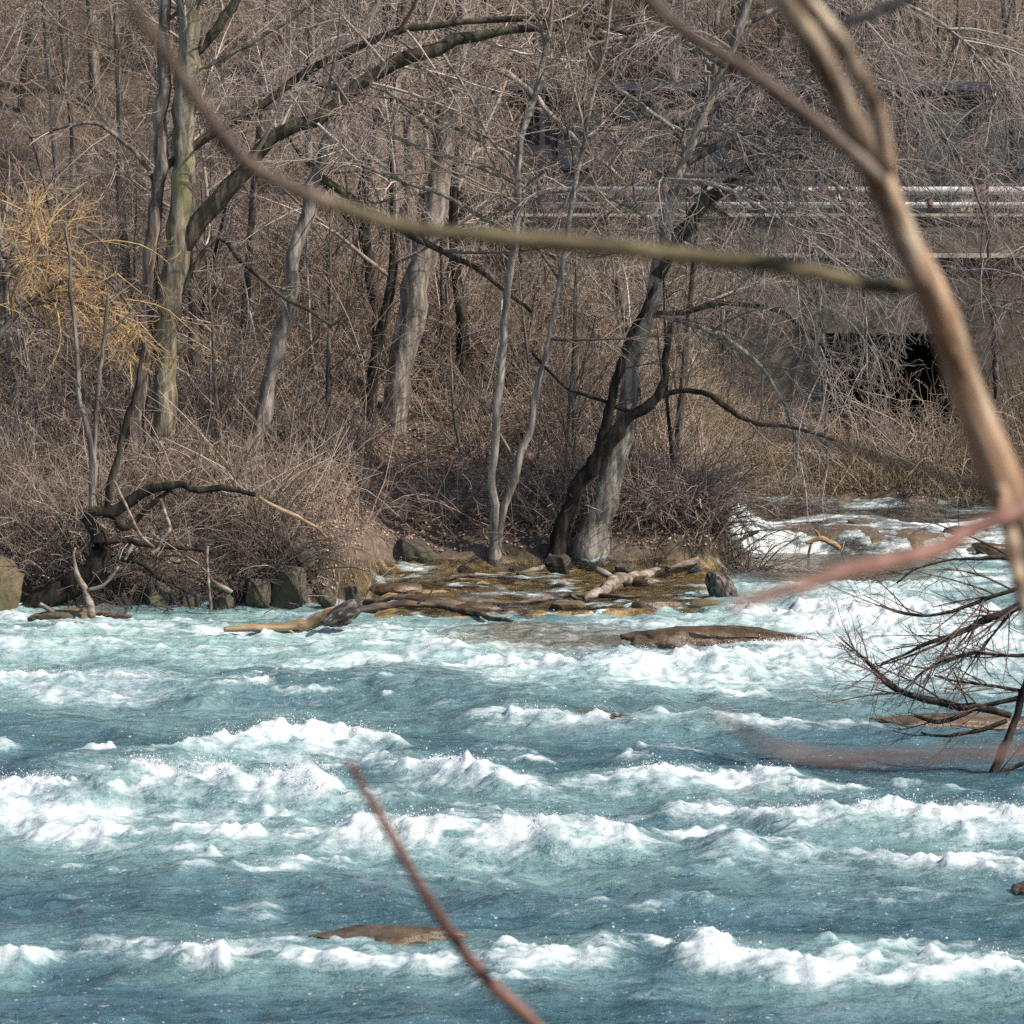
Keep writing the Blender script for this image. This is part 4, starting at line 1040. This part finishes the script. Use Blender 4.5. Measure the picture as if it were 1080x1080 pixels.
for pts, Yd, mt in [
    ([(936, 180, 20), (927, 127, 18), (917, 97, 17), (897, 63, 17), (877, 33, 17), (847, 0, 16), (820, -30, 15)], (4.05, 3.8), mpeel),
    ([(925, 190, 17), (910, 172, 16), (887, 152, 15), (853, 125, 15), (813, 93, 15), (763, 60, 14), (720, 30, 14), (685, 0, 13), (660, -20, 12)], (4.05, 3.5), mgrey),
    ([(972, 302, 16), (930, 303, 17), (900, 297, 17), (860, 287, 17), (820, 280, 17), (760, 272, 18), (700, 266, 18), (640, 260, 18), (560, 252, 18), (490, 247, 17), (440, 242, 16), (390, 228, 15), (345, 213, 14)], (4.25, 3.7), molive),
    ([(348, 214, 14), (310, 200, 14), (265, 175, 15), (240, 150, 15), (215, 112, 14), (180, 65, 12), (150, 22, 11), (125, -15, 10)], (3.7, 3.1), mgrey),
    ([(1085, 533, 20), (1040, 553, 19), (980, 580, 17), (920, 597, 16), (860, 612, 15), (800, 630, 13), (772, 638, 9)], (4.25, 2.7), mred),
    ([(862, 40, 9), (890, 26, 10), (930, 10, 11), (965, -6, 11), (1010, -30, 12)], (4.1, 8.5), mblack),
    ([(1052, 500, 18), (1062, 545, 17), (1072, 600, 16), (1084, 650, 15), (1110, 720, 12)], (4.3, 4.0), mpeel),
    ([(1055, 520, 7), (1000, 503, 7), (930, 482, 8), (850, 463, 7), (790, 448, 5)], (4.2, 2.6), mblack),
    ([(1165, 775, 12), (1085, 790, 9), (1000, 798, 8), (900, 802, 9), (830, 794, 10), (785, 775, 10), (745, 745, 5)], (2.7, 1.9), mat_bark('dull_red_bark', (.13, .085, .07), (.24, .16, .13), stretch=(4, 6, 6))),
]:
    solid('bough', line(pts, Yd, 30), mt, e, 10, .1, True, int(pts[0][0]))
sh = line([(368, 802, 7), (385, 835, 10), (410, 876, 11), (440, 930, 12), (475, 985, 13), (515, 1035, 14), (560, 1080, 15), (640, 1160, 16), (760, 1300, 17)], (3.9, 4.2), 34)
sh = np.concatenate([sh, [[sh[-1, 0] + .1, 4.3, 1.6, .014]]])
tag(solid('near_shoot', sh, mred, None, 9, .1), 'single blurred pinkish shoot rising from below the frame in front of the near waves', 'shoot')

# ------------------------------------------------------------------ light, sky, camera
sdir = Vector((.66, -.30, .70)).normalized()
w = bpy.data.worlds.new('World'); scene.world = w; w.use_nodes = True
nt = w.node_tree; bg = nt.nodes['Background']
sky = nt.nodes.new('ShaderNodeTexSky'); sky.sky_type = 'NISHITA'; sky.sun_disc = False
sky.sun_elevation = math.asin(sdir.z); sky.sun_rotation = math.atan2(sdir.x, sdir.y)
nt.links.new(sky.outputs[0], bg.inputs[0]); bg.inputs[1].default_value = .13
sun = bpy.data.lights.new('sun', 'SUN'); sun.energy = 5.0; sun.angle = R(.5); sun.color = (1, .92, .81)
so = bpy.data.objects.new('sun', sun); C.objects.link(so); so.rotation_euler = sdir.to_track_quat('Z', 'Y').to_euler(); so.location = (30, -20, 40)

cam = bpy.data.cameras.new('camera'); co = bpy.data.objects.new('camera', cam); C.objects.link(co)
co.location = CAM; co.rotation_euler = (R(90) - PITCH, 0, 0)
cam.sensor_width = 36; cam.lens = F / 1080 * 36; cam.clip_start = .2; cam.clip_end = 600
cam.dof.use_dof = True; cam.dof.focus_distance = 42; cam.dof.aperture_fstop = cam.lens / 19.0
scene.camera = co
scene.view_settings.view_transform = 'Standard'; scene.view_settings.look = 'None'
scene.view_settings.exposure = 0.34; scene.view_settings.gamma = 1
scene.cycles.max_bounces = 4; scene.cycles.diffuse_bounces = 2; scene.cycles.glossy_bounces = 2; scene.cycles.transparent_max_bounces = 8
scene.cycles.use_denoising = False
scene.cycles.sample_clamp_direct = 5; scene.cycles.sample_clamp_indirect = 4
scene.cycles.caustics_reflective = False; scene.cycles.caustics_refractive = False
